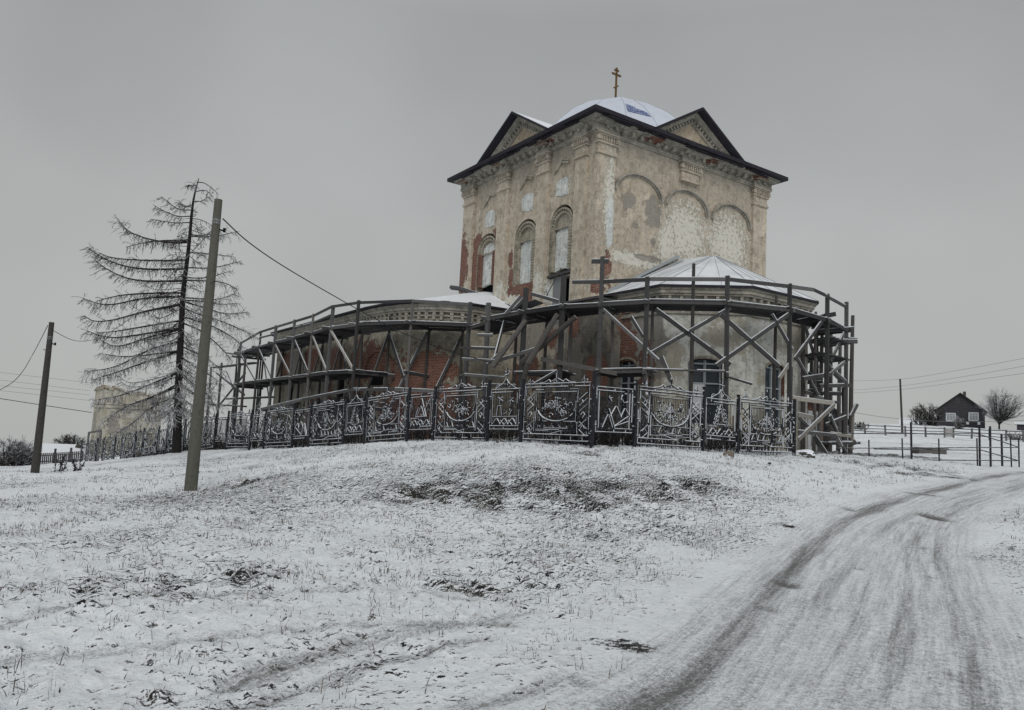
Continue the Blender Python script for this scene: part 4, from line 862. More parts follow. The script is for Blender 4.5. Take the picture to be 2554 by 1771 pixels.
for a in ((2106, 830, 37.3, 2072, 901, 36.6), (2007, 809, 36.5, 2040, 919, 37), (1987, 893, 35.5, 2040, 985, 36.5), (2108, 903, 37.4, 2074, 930, 36.6), (2072, 919, 36.8, 2110, 953, 37.4), (2080, 932, 38, 2106, 958, 38), (2012, 905, 38.5, 2045, 880, 38.5), (2015, 930, 38.5, 2062, 968, 38.6), (2052, 897, 36.5, 2080, 925, 37.5),
          (2030, 1086, 33.5, 2060, 1132, 33.5), (2070, 1036, 34.5, 2108, 1129, 35.5), (2010, 978, 36.5, 2065, 1000, 37), (1992, 1040, 32, 2030, 1080, 33), (2060, 1060, 34.5, 2110, 1040, 36), (2045, 1000, 36, 2085, 1070, 36), (2085, 1090, 34.5, 2098, 1115, 34.5)): pbar(sa_, 'brace', M_wood, *a, .06, .16)
for a in ((1992, 1096, 31, 2082, 1009, 33.5, .05, .17), (1978, 993, 30.5, 2080, 1006, 33.5, .05, .17), (1991, 1034, 31, 2028, 1042, 32, .05, .18), (2072, 1081, 34, 2122, 1088, 35, .05, .14), (2128, 1033, 35.5, 2125, 1122, 35.5, .09, .09)): pbar(sa_, 'pale_board', M_pale, *a)
for a in ((1992, 1077, 31, 2085, 1086, 34, .06, .14), (2052, 1106, 35, 2128, 1104, 36, .8, .12), (2138, 1008, 35.5, 2123, 1038, 35.5, .12, .14), (2127, 1098, 35.5, 2134, 1108, 35.5, .1, .16)): pbar(sa_, 'plank', M_wood2, *a)
for k in range(6):   # cross-laid boards on the end bay
    t = k/5; a = Vector((8.0, -8.5, 5.42)).lerp(Vector((10.5, -7.8, 5.42)), t); mb = MB(); mb.bar(a, a+Vector((.9, 2.0, .05)), .34, .04); mb.build('deck_board', M_wood2, sa_)
    a = Vector((7.6, -8.3, 4.62)).lerp(Vector((10.6, -7.8, 4.62)), t)
    mb = MB(); mb.bar(a, a+Vector((.7, 1.9, .0)), .42, .04); mb.build('deck_board', M_wood2, sa_)
# ------------------------------------------------------------------ wrought iron fence
F0 = Vector((2.45, 22.0)); DL = Vector((-.677, .736)); DR = Vector((.842, .5396))
def fence_run(root, O, D, ts, kinds, side, corner=True):
    """ts: post positions along the run; kinds: 'B' wide / 's' narrow bay"""
    nrm = Vector((D.y, -D.x)); nrm = -nrm if nrm.dot(Vector((0, -1))) < 0 else nrm
    def P3(t, v, o=0): q = O+D*t+nrm*o; return Vector((q.x, q.y, v))
    zb = [H(*(O+D*t)) for t in ts]
    hp = []
    for i, t in enumerate(ts):
        h = 2.18 if (i == 0) else 1.98+.1*((i*7) % 3)/2
        if i or corner:
            mb = MB(); mb.bar(P3(t, zb[i]-.2), P3(t+jit(.02), zb[i]+h), .085, .085, (D.x, D.y, 0)); mb.bar(P3(t, zb[i]+h), P3(t, zb[i]+h+.02), .10, .10, (D.x, D.y, 0)); mb.build('post', M_ironp, root)
        hp.append(h)
    for i, kd in enumerate(kinds):
        rr = random.Random(i*13+side); t0, t1 = ts[i], ts[i+1]; L = t1-t0; g = .13; Wd = L-2*g; far = t0 > 30
        def Q(u, v, o=0):
            t = t0+g+u; return P3(t, zb[i]+(zb[i+1]-zb[i])*((g+u)/L)+v, o)
        bt = .026 if not far else .045
        def seg(mb, u0, v0, u1, v1, w=None, o=0):
            w = w or bt; A, B = Q(u0, v0, o), Q(u1, v1, o); N = Vector((nrm.x, nrm.y, 0)); mb.bar(A, B, w, w, N)
            d = B-A; L_ = d.length
            if L_ < .02: return
            d /= L_; pu = d.cross(N).normalized(); pu = -pu if pu.z < 0 else pu
            if abs(d.z) > .93:
                pu = Vector((-D.x, -D.y, 0)) if (D.x > 0) else Vector((D.x, D.y, 0)); thick, gp = w*.36, .35
            else: thick, gp = w*.44, (.55 if far else .10 if w > .027 else .42)
            n_ = max(1, int(L_/.3))
            for k_ in range(n_):
                if rr.random() < gp: continue
                a_, b_ = A+d*(L_*k_/n_), A+d*(L_*(k_+1)/n_); f0 = len(mb.f); t_ = thick*rr.uniform(.7, 1.3); oo = pu*(w*.5+t_*.35)+N*.002; mb.bar(a_+oo, b_+oo, t_, w*1.04, N)
                for f_ in range(f0, len(mb.f)): mb.mi[f_] = 1
        def poly_(mb, pts, w=None, o=0):
            for a, b in zip(pts[:-1], pts[1:]): seg(mb, *a, *b, w, o)
        def arcp(cu, cv, r, a0, a1, n=7, k=1.): return [(cu+r*math.cos(a0+(a1-a0)*j/n), cv+k*r*math.sin(a0+(a1-a0)*j/n)) for j in range(n+1)]
        f = MB()
        if kd == 'B':
            b0, b1 = .12, 1.86; c0, c1 = .52*Wd/2.7, Wd-.52*Wd/2.7
            for v in (b0, b0+.17, b1-.10, b1): seg(f, 0, v, Wd, v, .034)
            for u in (0, Wd): seg(f, u, b0, u, b1)
            for k in range(6): u = Wd*(k+.5)/6; seg(f, u, b0, u, b0+.17); seg(f, u, b1-.1, u, b1)
            for v in (.35, .85, 1.35): seg(f, -g, v, 0, v, .04); seg(f, Wd, v, Wd+g, v, .04)
            for ua, ub in ((.07, c0-.09), (c1+.09, Wd-.07)):           # plaited side columns
                m_ = (ua+ub)/2; hw_ = (ub-ua)/2
                for u in (ua-.0, ub+.0): seg(f, u, b0+.17, u, .42); seg(f, u, .78, u, 1.22); seg(f, u, 1.5, u, b1-.1)
                for v in (.36, .60, .66, 1.1, 1.28, 1.46):
                    hh = .15
                    seg(f, m_-hw_*.8, v-hh*.7, m_+hw_*.8, v+hh*.7); seg(f, m_+hw_*.8, v-hh*.7, m_-hw_*.8, v+hh*.7)
                for v in (.9, 1.36, .5): poly_(f, [(m_-.07, v), (m_, v+.09), (m_+.07, v), (m_, v-.09), (m_-.07, v)])
                seg(f, ub, .66, ub+.09, .66); seg(f, ub, 1.3, ub+.09, 1.3); seg(f, ua-.07, .8, ua, .8)
            r0, r1, v0, v1 = c0, c1, .44, b1-.26                        # central frame
            for u in (r0, r1, r0-.07, r1+.07): seg(f, u, v0-.05, u, v1+.05)
            for v in (v0, v1): seg(f, r0, v, r1, v)
            cm = (r0+r1)/2
            seg(f, r0-.07, v1+.08, cm-.2, v1+.08); seg(f, cm+.2, v1+.08, r1+.07, v1+.08); seg(f, r0, b0+.28, cm-.28, b0+.28); seg(f, cm+.28, b0+.28, r1, b0+.28)
            seg(f, cm-.28, b0+.17, cm+.28, v0-.02); seg(f, cm+.28, b0+.17, cm-.28, v0-.02); seg(f, cm-.28, b0+.17, cm-.28, v0); seg(f, cm+.28, b0+.17, cm+.28, v0)
            pn_ = f.build('panel', M_iron, root)
            md = MB(); hw_ = (r1-r0)/2-.03; vc = 1.12
            sm_ = arcp(cm, vc, hw_, math.pi, 2*math.pi, 14, .52); poly_(md, sm_, .042)
            nb = 11 if not far else 7
            for k in range(1, nb):
                u = r0+(r1-r0)*k/nb; x_ = (u-cm)/hw_; va = vc-.52*hw_*math.sqrt(max(0, 1-x_*x_)); 
                if va > .74: seg(md, u, .70, u, va, .018)
            for k in range(1, 2*nb):
                u = r0+(r1-r0)*k/(2*nb); md.bar(Q(u, v0, -.03), Q(u, v1, -.03), .014, .014, (nrm.x, nrm.y, 0))
            seg(md, r0, .70, r1, .70); seg(md, r0, .49, r1, .49)
            for k in range(6): u = r0+.1+(r1-r0-.25)*k/5; seg(md, u-.03, .5, u+.06, .69, .026); poly_(md, arcp(u+.02, .53, .04, 0, math.pi, 3), .02)
            nsc = 40 if not far else 16
            for k in range(nsc):
                a = rr.uniform(0, math.pi); rd_ = rr.uniform(.12, .95)
                if rr.random() < .5: cu, cv = cm+hw_*rd_*math.cos(a)*.92, vc-.42*hw_*rd_*math.sin(a)
                else: cu, cv = cm+hw_*rd_*math.cos(a)*.92, vc+(v1-vc-.08)*rd_*math.sin(a)
                s0 = rr.uniform(0, 6.28); poly_(md, arcp(cu, cv, rr.uniform(.045, .095), s0, s0+rr.uniform(2.5, 5), 5), .024)
            poly_(md, [(cm, vc-.25), (cm, v1-.12)], .03); poly_(md, [(cm-.25, vc-.1), (cm, vc+.2), (cm+.25, vc-.1)], .024)
            md.build('medallion', M_iron, pn_)
            cr_ = MB(); seg(cr_, 0, b1+.012, Wd, b1+.012, .02)
            poly_(cr_, [(cm-.75, b1+.02), (cm-.5, b1+.05), (cm-.35, b1+.13), (cm-.28, b1+.05), (cm, b1+.17), (cm+.28, b1+.05), (cm+.35, b1+.13), (cm+.5, b1+.05), (cm+.75, b1+.02)], .03)
            for u, h_ in ((.22, .24), (cm, .42), (Wd-.22, .24)):
                seg(cr_, u, b1, u, b1+h_, .022); seg(cr_, u, b1+h_*.45, u, b1+h_*.8, .04); poly_(cr_, arcp(u-.06, b1+.06, .05, 0, 4.5, 5), .02); poly_(cr_, arcp(u+.06, b1+.06, .05, math.pi, -1.4, 5), .02)
            cr_.build('cresting', M_iron, pn_)
        else:
            b0, b1 = .42, 1.74
            for v in (b0, b0+.11, b1-.10, b1): seg(f, 0, v, Wd, v, .032)
            for u in (0, Wd): seg(f, u, b0, u, b1)
            for k in range(3): u = Wd*(k+.5)/3; seg(f, u, b0, u, b0+.11); seg(f, u, b1-.1, u, b1)
            for v in (.62, 1.5): seg(f, -g, v, 0, v, .036); seg(f, Wd, v, Wd+g, v, .036)
            seg(f, .1, b0+.11, .1, b1-.1); seg(f, Wd-.1, b0+.11, Wd-.1, b1-.1)
            nv = 10 if not far else 6
            for k in range(1, nv): u = .1+(Wd-.2)*k/nv; f.bar(Q(u, b0+.1, -.03), Q(u, b1-.1, -.03), .014, .014, (nrm.x, nrm.y, 0))
            pn_ = f.build('panel', M_iron, root); md = MB(); cm = Wd/2; ty = (i//2+side) % 4
            if side == 1 and i == 0: ty = 3
            if side == 1 and i == 2: ty = 2
            if ty != 3:
                n_ = 3
                for k in range(n_):
                    u0, u1 = .12+(Wd-.24)*k/n_, .12+(Wd-.24)*(k+1)/n_; um = (u0+u1)/2
                    poly_(md, [(u0, .58), (um, .78), (u1, .58)], .034); poly_(md, [(u0, .72), (um, .56), (u1, .72)], .026)
                seg(md, .1, .84, Wd-.1, .84)
            if ty == 0:       # star and tapering post
                for cu, cv in ((cm-.28, 1.38), (cm+.25, 1.42)):
                    for k in range(6): a = k*math.pi/3+.5; seg(md, cu, cv, cu+.13*math.cos(a), cv+.13*math.sin(a), .028)
                poly_(md, [(cm+.12, .88), (cm+.18, 1.2), (cm+.34, 1.2), (cm+.38, .88)], .028)
                for k in range(8): seg(md, cm-.45+rr.random()*.5, .9+rr.random()*.35, cm-.4+rr.random()*.5, .95+rr.random()*.3, .024)
            elif ty == 1:     # nested triangles
                poly_(md, [(cm-.32, .9), (cm+.02, 1.6), (cm+.3, .9), (cm-.32, .9)], .034); poly_(md, [(cm-.2, .93), (cm+.02, 1.3), (cm+.2, .93)], .028)
                for k in range(8): a = rr.random()*6; poly_(md, arcp(cm+rr.uniform(-.5, .5), rr.uniform(1.0, 1.5), .06, a, a+3.5, 4), .02)
            elif ty == 2:     # scrolls rising to a point
                for s_ in (-1, 1):
                    for k in range(5): v = .95+.13*k; wq = .42*(1-k/6); poly_(md, arcp(cm+s_*wq*.6, v, .09, 0, 4.6*s_, 6), .024)
                    seg(md, cm+s_*.3, .88, cm, 1.6, .026)
                seg(md, .14, .92, Wd-.14, .92, .026)
            else:             # mountains, moon and star
                poly_(md, [(cm-.55, .56), (cm-.25, 1.12), (cm, .56)], .036); poly_(md, [(cm-.45, .56), (cm-.25, .95), (cm-.08, .56)], .028); poly_(md, [(cm-.15, .9), (cm+.05, 1.2), (cm+.25, .88), (cm+.4, 1.15), (cm+.6, .9)], .032)
                poly_(md, arcp(cm+.4, 1.45, .14, 1.2, 5.6, 8), .03); poly_(md, [(cm, .6), (cm+.55, .92)], .03); poly_(md, [(cm, .6), (cm+.55, .76)], .03)
                for k in range(5): a = k*2*math.pi/5+.3; seg(md, cm-.2, 1.42, cm-.2+.1*math.cos(a), 1.42+.1*math.sin(a), .026)
            md.build('medallion', M_iron, pn_)
            if ty in (0, 2):
                cr_ = MB(); poly_(cr_, [(cm-.5, b1+.02), (cm-.3, b1+.12), (cm-.12, b1+.2), (cm, b1+.34), (cm+.12, b1+.2), (cm+.3, b1+.12), (cm+.5, b1+.02)], .028)
                for s_ in (-1, 1): poly_(cr_, arcp(cm+s_*.38, b1+.08, .08, 0, 5, 6), .022); poly_(cr_, arcp(cm+s_*.16, b1+.13, .07, 0, 5, 6), .022)
                seg(cr_, cm, b1, cm, b1+.72, .026); seg(cr_, cm-.13, b1+.5, cm+.13, b1+.46, .026)
                for s_ in (-1, 1): poly_(cr_, arcp(cm+s_*.09, b1+.56, .05, 0, 5, 5), .018)
                cr_.build('cresting', M_iron, pn_)
ts = [0.]; kinds = []
while ts[-1] < 55: kd = 'B' if len(ts) % 2 else 's'; ts.append(ts[-1]+(3.0 if kd == 'B' else 1.65)); kinds.append(kd)
fl = tag(empty('wrought_iron_fence', (F0.x, F0.y, H(*F0))), 'long wrought iron fence running downhill to the left from the tall corner post', 'fence', 'wrought iron fences round the churchyard')
fence_run(fl, F0, DL, ts, kinds, 0)
fr = tag(empty('wrought_iron_fence', (F0.x+1, F0.y+.6, H(*F0))), 'short wrought iron fence right of the tall corner post, before the white-roofed wing', 'fence', 'wrought iron fences round the churchyard')
fence_run(fr, F0, DR, [0, 1.65, 4.6, 6.25, 9.25], ['s', 'B', 's', 'B'], 1, False)
for o in (fl, fr):
    for c in o.children: c.matrix_parent_inverse = Matrix.Translation(o.location).inverted()
mb = MB(); a, b = F0+DL*50.6, F0+DL*54.0
for p in (a, b): mb.bar((p.x, p.y, H(*p)-.2), (p.x, p.y, H(*p)+2.6), .12, .12)
mb.bar((a.x, a.y, H(*a)+2.6), (b.x, b.y, H(*b)+2.6), .14, .14); tag(mb.build('gate_frame', M_farw), 'dark square gate frame near the low far end of the iron fence', 'gate')
# ------------------------------------------------------------------ poles and cables
def pole(label, base, top, Y, r0, r1, mat, extras=True, cat='utility pole'):
    b, t = at(*base, Y), at(*top, Y); b.z = H(b.x, b.y)-.3; root = tag(empty('utility_pole', (b.x, b.y, b.z+.3)), label, cat, 'utility poles')
    o = -root.location; mb = MB(); mb.tube([b+o, (b*.5+t*.5)+o, t+o], [r0, (r0+r1)/2, r1], 14); mb.build('shaft', mat, root, smooth=False)
    d = (t-b).normalized()
    if extras:
        mb = MB()
        for k in (.55, .62): p = t-d*k+o; mb.tube([p, p+d*.05], [r1*1.08, r1*1.08], 10)
        mb.build('band', M_zinc, root)
        mb = MB(); p = t-d*.75+o; mb.tube([p+Vector((r1, 0, 0)), p+Vector((r1+.12, 0, -.03))], .02, 5); mb.tube([p+Vector((r1+.12, 0, -.06)), p+Vector((r1+.12, 0, .04))], .035, 6); mb.build('insulator', M_void, root)
        mb = MB(); p = t-d*1.0+o; mb.tube([p-Vector((r1, 0, 0)), p-Vector((r1+.10, 0, -.03))], .02, 5); mb.build('bracket', M_zinc, root)
    return root
g_ = ground_hit(475, 1226); Yn = g_[1]
pole('thick grey leaning utility pole standing in the snow right of the larch', (475, 1226), (545, 498), Yn, .150, .093, M_pole)
Yf = ground_hit(87, 1180)[1]
pole('dark leaning utility pole at the far left of the field beside the picket fence', (87, 1180), (129, 804), Yf, .14, .085, M_poled)
pole('thin dark utility pole standing in the meadow left of the dark log house', (2251, 1073), (2245, 945), 88, .13, .10, M_poled, False)
def cable(label, pts, r=.012, mat=None):
    P = [at(*p) for p in pts]; Q = []
    n = len(P)
    for i in range(n-1):
        p0, p1, p2, p3 = P[max(i-1, 0)], P[i], P[i+1], P[min(i+2, n-1)]
        for k in range(6):
            t = k/6; Q.append(.5*((2*p1)+(p2-p0)*t+(2*p0-5*p1+4*p2-p3)*t*t+(3*p1-p0-3*p2+p3)*t**3))
    Q.append(P[-1]); mb = MB(); mb.tube(Q, r, 5); return tag(mb.build('overhead_cable', mat or M_cable), label, 'cable', 'overhead cables')
cable('thick sagging cable from the near grey pole down to the church scaffolding', [(556, 546, Yn), (621, 605, 21), (710, 666, 23.5), (843, 744, 27), (932, 793, 29.5), (998, 827, 31), (1109, 872, 33.5), (1248, 910, 37)], .018)
cable('pale slack cable crossing in front of the larch between the two leaning poles', [(533, 570, Yn), (439, 671, 21), (345, 777, 25), (251, 841, 29), (188, 850, 32), (128, 822, Yf)], .013, M_cable2)
cable('cable dropping steeply from the dark left pole out of the frame', [(119, 812, Yf), (86, 876, 35), (50, 935, 33), (0, 972, 31), (-120, 1015, 28)], .014)
cable('dark single cable running behind the dark left pole to the ruined brick tower', [(-120, 975, 70), (0, 994, 75), (110, 1011, 80), (229, 1029, 87)], .035)
cable('single cable leaving the ruined brick tower towards the church behind the larch', [(392, 1041, 88), (470, 1045, 88), (600, 1048, 88)], .03)
for k, (lb, y0, y1) in enumerate((('uppermost of the faint thin wires left of the ruined tower', 929, 955), ('second from top of the faint thin wires left of the ruined tower', 948, 975), ('third from top of the faint thin wires left of the ruined tower', 962, 985), ('lowest of the faint thin wires left of the ruined tower', 974, 999))):
    cable(lb, [(-60, y0-6, 95), (0, y0, 97), (225, y1, 105)], .018, M_cable2)
for lb, pts in (('upper faint wire rising to the right above the log house', [(2120, 950, 100), (2245, 946, 88), (2400, 922, 75), (2600, 885, 60)]), ('second faint wire rising to the right above the log house', [(2120, 974, 100), (2245, 963, 88), (2400, 940, 75), (2600, 905, 60)]),
                ('third faint wire rising to the right above the log house', [(2120, 981, 100), (2245, 972, 88), (2400, 952, 75), (2600, 925, 60)]), ('sagging wire crossing in front of the log house windows', [(2090, 1021, 50), (2200, 1040, 52), (2320, 1050, 54), (2440, 1052, 54), (2600, 1047, 52)])):
    cable(lb, pts, .014, M_cable2)
# ------------------------------------------------------------------ larch
def grow(P, r0, r1, twm, brm, step=.13, tl=(.18, .55), hang=.5, dens_=1.):
    """P: smoothed branch polyline in world; adds bark tube to brm and twigs to twm"""
    n = len(P); brm.tube(P, [r0+(r1-r0)*i/(n-1) for i in range(n)], 5, False)
    L = 0; nxt = .5
    for a, b in zip(P[:-1], P[1:]):
        d = b-a; l = d.length
        if l < 1e-4: continue
        d = d/l
        while nxt < L+l:
            p = a+d*(nxt-L); nxt += step*random.uniform(.6, 1.4)/dens_
            side = Vector((random.gauss(0, 1), random.gauss(0, 1), random.gauss(-hang, .55))); side = (side-d*side.dot(d)).normalized()
            ln = random.uniform(*tl); v = (side+d*random.uniform(.1, .7)).normalized(); q = p+v*ln*.5; e = q+(v+Vector((0, 0, -hang*.5))+d*.2).normalized()*ln*.5
            twm.tube([p, q, e], [.012, .010, .006], 3, False)
            for _ in range(random.choice((2, 3, 4))):
                t = random.random(); s_ = p.lerp(q, t) if random.random() < .4 else q.lerp(e, t); v2 = (v+Vector((random.gauss(0, .8), random.gauss(0, .8), random.gauss(-hang*.6, .6)))).normalized(); twm.tube([s_, s_+v2*ln*random.uniform(.25, .55)], [.009, .006], 3, False)
        L += l
def spl(P, k=3):
    P = [Vector(p) for p in P]
    for _ in range(k):
        q = [P[0]]
        for a, b in zip(P[:-1], P[1:]): q += [a.lerp(b, .25), a.lerp(b, .75)]
        P = q+[P[-1]]
    return P
YT = ground_hit(441, 1131)[1]; YT = min(max(YT, 36), 44)
tp = [(441, 1133), (443, 1050), (446, 943), (452, 820), (457, 721), (471, 621), (479, 521), (486, 480), (496, 444)]; tr_ = [.27, .235, .20, .165, .135, .10, .065, .04, .012]
T3 = [at(*p, YT) for p in tp]; base = Vector((T3[0].x, T3[0].y, H(T3[0].x, T3[0].y)))
T3[0].z = base.z-.3
larch = tag(empty('larch_tree', base), 'tall bare larch with drooping dark twigs behind the leaning grey pole', 'tree')
mb = MB(); mb.tube([p-base for p in spl(T3, 2)], list(np.interp(np.linspace(0, 8, len(spl(T3, 2))), range(9), tr_)), 9); mb.build('trunk', M_bark, larch)
def trunk_at(y):
    ys = [p[1] for p in tp][::-1]; xs = [p[0] for p in tp][::-1]; return float(np.interp(y, ys, xs))
Z1 = lambda x, y: (x/3.191, 400+y/3.191)
Z2 = lambda x, y: (x/3.47, 780+y/3.47)
BR = [[Z1(1300,655),Z1(1050,590),Z1(935,480)], [Z1(1200,640),Z1(1000,690)], [Z1(1200,800),Z1(890,780),Z1(790,735)], [Z1(1100,870),Z1(850,800),Z1(695,690)], [Z1(1100,965),Z1(900,900),Z1(745,790)], [Z1(1050,1060),Z1(870,1090),Z1(760,1125)],
      [Z1(1150,1090),Z1(850,1165),Z1(655,1095)], [Z1(700,1160),Z1(610,1190)][:0] or [Z1(1150,1200),Z1(900,1275),Z1(740,1285),Z1(668,1232)], [Z1(1100,1330),Z1(900,1365),Z1(760,1370)], [Z1(1100,1390),Z1(860,1420),Z1(680,1350)], [Z1(1200,1400),Z1(930,1497),Z1(805,1430)],
      [Z2(1300,310),Z2(1000,480),Z2(730,510)], [Z2(1100,390),Z2(860,350)], [Z2(1250,430),Z2(1000,520),Z2(800,580)], [Z2(1300,620),Z2(1050,720),Z2(800,760)], [Z2(1300,820),Z2(1150,960),Z2(1000,1050)], [Z2(1350,720),Z2(1100,800),Z2(880,960)], [Z2(1350,870),Z2(1250,900)],
      [Z1(1400,450),Z1(1230,362)], [Z1(1420,400),Z1(1285,288)], [Z1(1380,500),Z1(1200,465)], [Z1(1450,370),Z1(1430,320)],
      [Z1(1600,470),Z1(1690,520)], [Z1(1650,600),Z1(1810,545)], [Z1(1700,610),Z1(1890,565)], [Z1(1650,740),Z1(1870,770)], [Z1(1700,860),Z1(1925,800)], [Z1(1650,940),Z1(1835,880)], [Z1(1700,960),Z1(1800,975),Z1(1885,1025)], [Z1(1600,1100),Z1(1720,1115),Z1(1885,1055)],
      [Z1(1600,1120),Z1(1760,1150),Z1(1900,1135)], [Z1(1650,1180),Z1(1800,1230),Z1(1975,1205)], [Z1(1600,1230),Z1(1800,1290),Z1(2030,1400)], [Z1(1650,1300),Z1(1850,1400),Z1(1950,1500)], [Z1(1600,1350),Z1(1750,1480),Z1(1850,1600)], [Z2(1700,350),Z2(1850,430),Z2(1960,560)], [Z2(1700,480),Z2(1850,560),Z2(1940,640)], [Z2(1650,600),Z2(1800,700),Z2(1850,790)],
      [Z1(1560,250),Z1(1640,230),Z1(1700,300)], [Z1(1540,200),Z1(1500,195)], [Z1(1640,180),Z1(1740,270)], [Z1(1600,330),Z1(1660,290)]]
bm_, tu_, tl_ = MB(), MB(), MB()
for i, b in enumerate(BR):
    x0, y0 = b[0]; left = b[-1][0] < trunk_at(y0); y_s = y0+( -2 if y0 < 760 else -18 if y0 < 900 else -30); 
    y_s = min(max(y_s, 450), 1040); dz = random.choice((-1, 1))*random.uniform(.3, 1.6); pts = [at(trunk_at(y_s), y_s, YT)]+[at(px, py, YT+dz*(k+1)/len(b)) for k, (px, py) in enumerate(b)]
    P = [p-base for p in spl(pts, 3)]; L = sum((q-p).length for p, q in zip(P[:-1], P[1:])); low = y_s > 820 or (not left and y_s > 720)
    grow(P, .02+.011*min(L, 5), .009, tl_ if low else tu_, bm_, .10 if L > 1.5 else .12, (.15, .42+.05*min(L, 5)), .75 if left else .45, (2.9 if low else 2.1) if left or low else 1.3)
for i in range(125):
    t = (i+.5)/125; y_s = 500+t*520; Lm = (.8+3.2*t)*random.uniform(.3, 1.15); a = random.uniform(0, 6.28); s0 = at(trunk_at(y_s), y_s, YT)-base; dr_ = Vector((math.cos(a)*(1.05 if math.cos(a) < 0 else .7), math.sin(a), 0))
    dro = -.15-.5*t; pts = [s0, s0+dr_*Lm*.4+Vector((0, 0, dro*.3*Lm)), s0+dr_*Lm*.8+Vector((0, 0, dro*.5*Lm)), s0+dr_*Lm+Vector((0, 0, (dro*.45+.12)*Lm))]
    grow(spl(pts, 2), .012+.007*Lm, .006, tl_ if t > .5 else tu_, bm_, .13, (.15, .55), .6, 1.9 if t > .6 else 1.3)
cw_ = bm_.build('crown', M_bark, larch, recalc=False); tu_.build('twigs', M_twig, cw_, recalc=False); tl_.build('frosted_twigs', M_twigs, cw_, recalc=False)
# ------------------------------------------------------------------ bushes and bare trees
def bare_tree(name, label, cat, px, py, Y, h, wd, n=26, mat=None, stem=True, seed=1, up=.9, group=None, zoff=0, r=.05):
    rr = random.Random(seed); p = at(px, py, Y); b = Vector((p.x, p.y, H(p.x, p.y)+zoff)); root = tag(empty(name, b), label, cat, group)
    m1, m2 = MB(), MB(); h0 = h*.22 if stem else 0
    if stem: m1.tube([(0, 0, -.3), (0, 0, h0), (.05, 0, h*.55)], [r*2.4, r*2, r], 7)
    for i in range(n):
        a = rr.uniform(0, 6.28); sp_ = rr.uniform(.15, 1)*wd/2; hh = h*rr.uniform(.6, 1.)*(1-.35*(2*sp_/wd)**2); s = Vector((0, 0, h0*rr.uniform(.5, 1.2))) if stem else Vector((rr.uniform(-.3, .3)*wd, rr.uniform(-.3, .3)*wd, -.1))
        e = Vector((math.cos(a)*sp_, math.sin(a)*sp_, hh)); mid = s.lerp(e, .5)+Vector((math.cos(a)*sp_*.25, math.sin(a)*sp_*.25, -.04*h)); P = spl([s, mid, e], 2); k = len(P)
        m1.tube(P, [r*(1-j/k)+.012 for j in range(k)], 4, False)
        for j in range(int(16)):
            t = rr.uniform(.25, 1); q = P[min(int(t*k), k-1)]; v = Vector((math.cos(a)+rr.gauss(0, .8), math.sin(a)+rr.gauss(0, .8), up+rr.gauss(0, .5))).normalized(); l = h*rr.uniform(.08, .2)
            q1 = q+v*l; m2.tube([q, q1], [.014, .01], 3, False)
            for _ in range(2): v2 = (v+Vector((rr.gauss(0, .6), rr.gauss(0, .6), rr.gauss(.1, .5)))).normalized(); m2.tube([q.lerp(q1, rr.random()), q1+v2*l*.6], [.011, .008], 3, False)
    c_ = m1.build('trunk' if stem else 'stems', M_bark, root, recalc=False); m2.build('crown' if stem else 'twigs', mat or M_twigs, root, recalc=False); return root
bare_tree('bare_tree', 'round bare frosted tree right of the dark log house', 'tree', 2492, 1062, 104, 5.1, 5.2, 60, M_twigs, True, 4)
bare_tree('bush', 'dense bare bush left of the dark log house', 'bush', 2312, 1066, 108, 3.0, 4.2, 60, M_twig, False, 5)
bare_tree('bush', 'small frosted shrub in front of the log house between its two windows', 'bush', 2392, 1064, 102, 1.7, 1.5, 22, M_twigs, False, 6)
bare_tree('bush', 'snow-covered bush at the far left edge behind the wire fence', 'bush', 30, 1150, 56, 2.0, 3.4, 70, M_twigs, False, 7)
bare_tree('bush', 'second snowy bush right of the one at the far left edge', 'bush', 66, 1152, 58, 1.3, 1.6, 30, M_twigs, False, 8)
bare_tree('bush', 'distant grey bush on the skyline left of the ruined tower', 'bush', 176, 1112, 104, 2.0, 4.2, 60, M_twig, False, 9)
bare_tree('bush', 'low scrub on the skyline right of the scaffold tower', 'bush', 2140, 1072, 95, .9, 2.6, 30, M_twig, False, 10)
bare_tree('bush', 'low scrub at the right edge below the bare tree', 'bush', 2535, 1085, 84, .8, 2.2, 30, M_twigs, False, 11)
for k, (px, py, s_) in enumerate(((151, 1175, .5), (193, 1172, .4))):
    g_ = ground_hit(px, py); bare_tree('weed_clump', ('wider dry weed clump between the far left pole and the iron fence', 'thin upright dry weed below the far end of the iron fence')[k], 'weeds', px, py, g_[1], s_*1.1, s_, 5, M_twig, False, 12+k, r=.006)
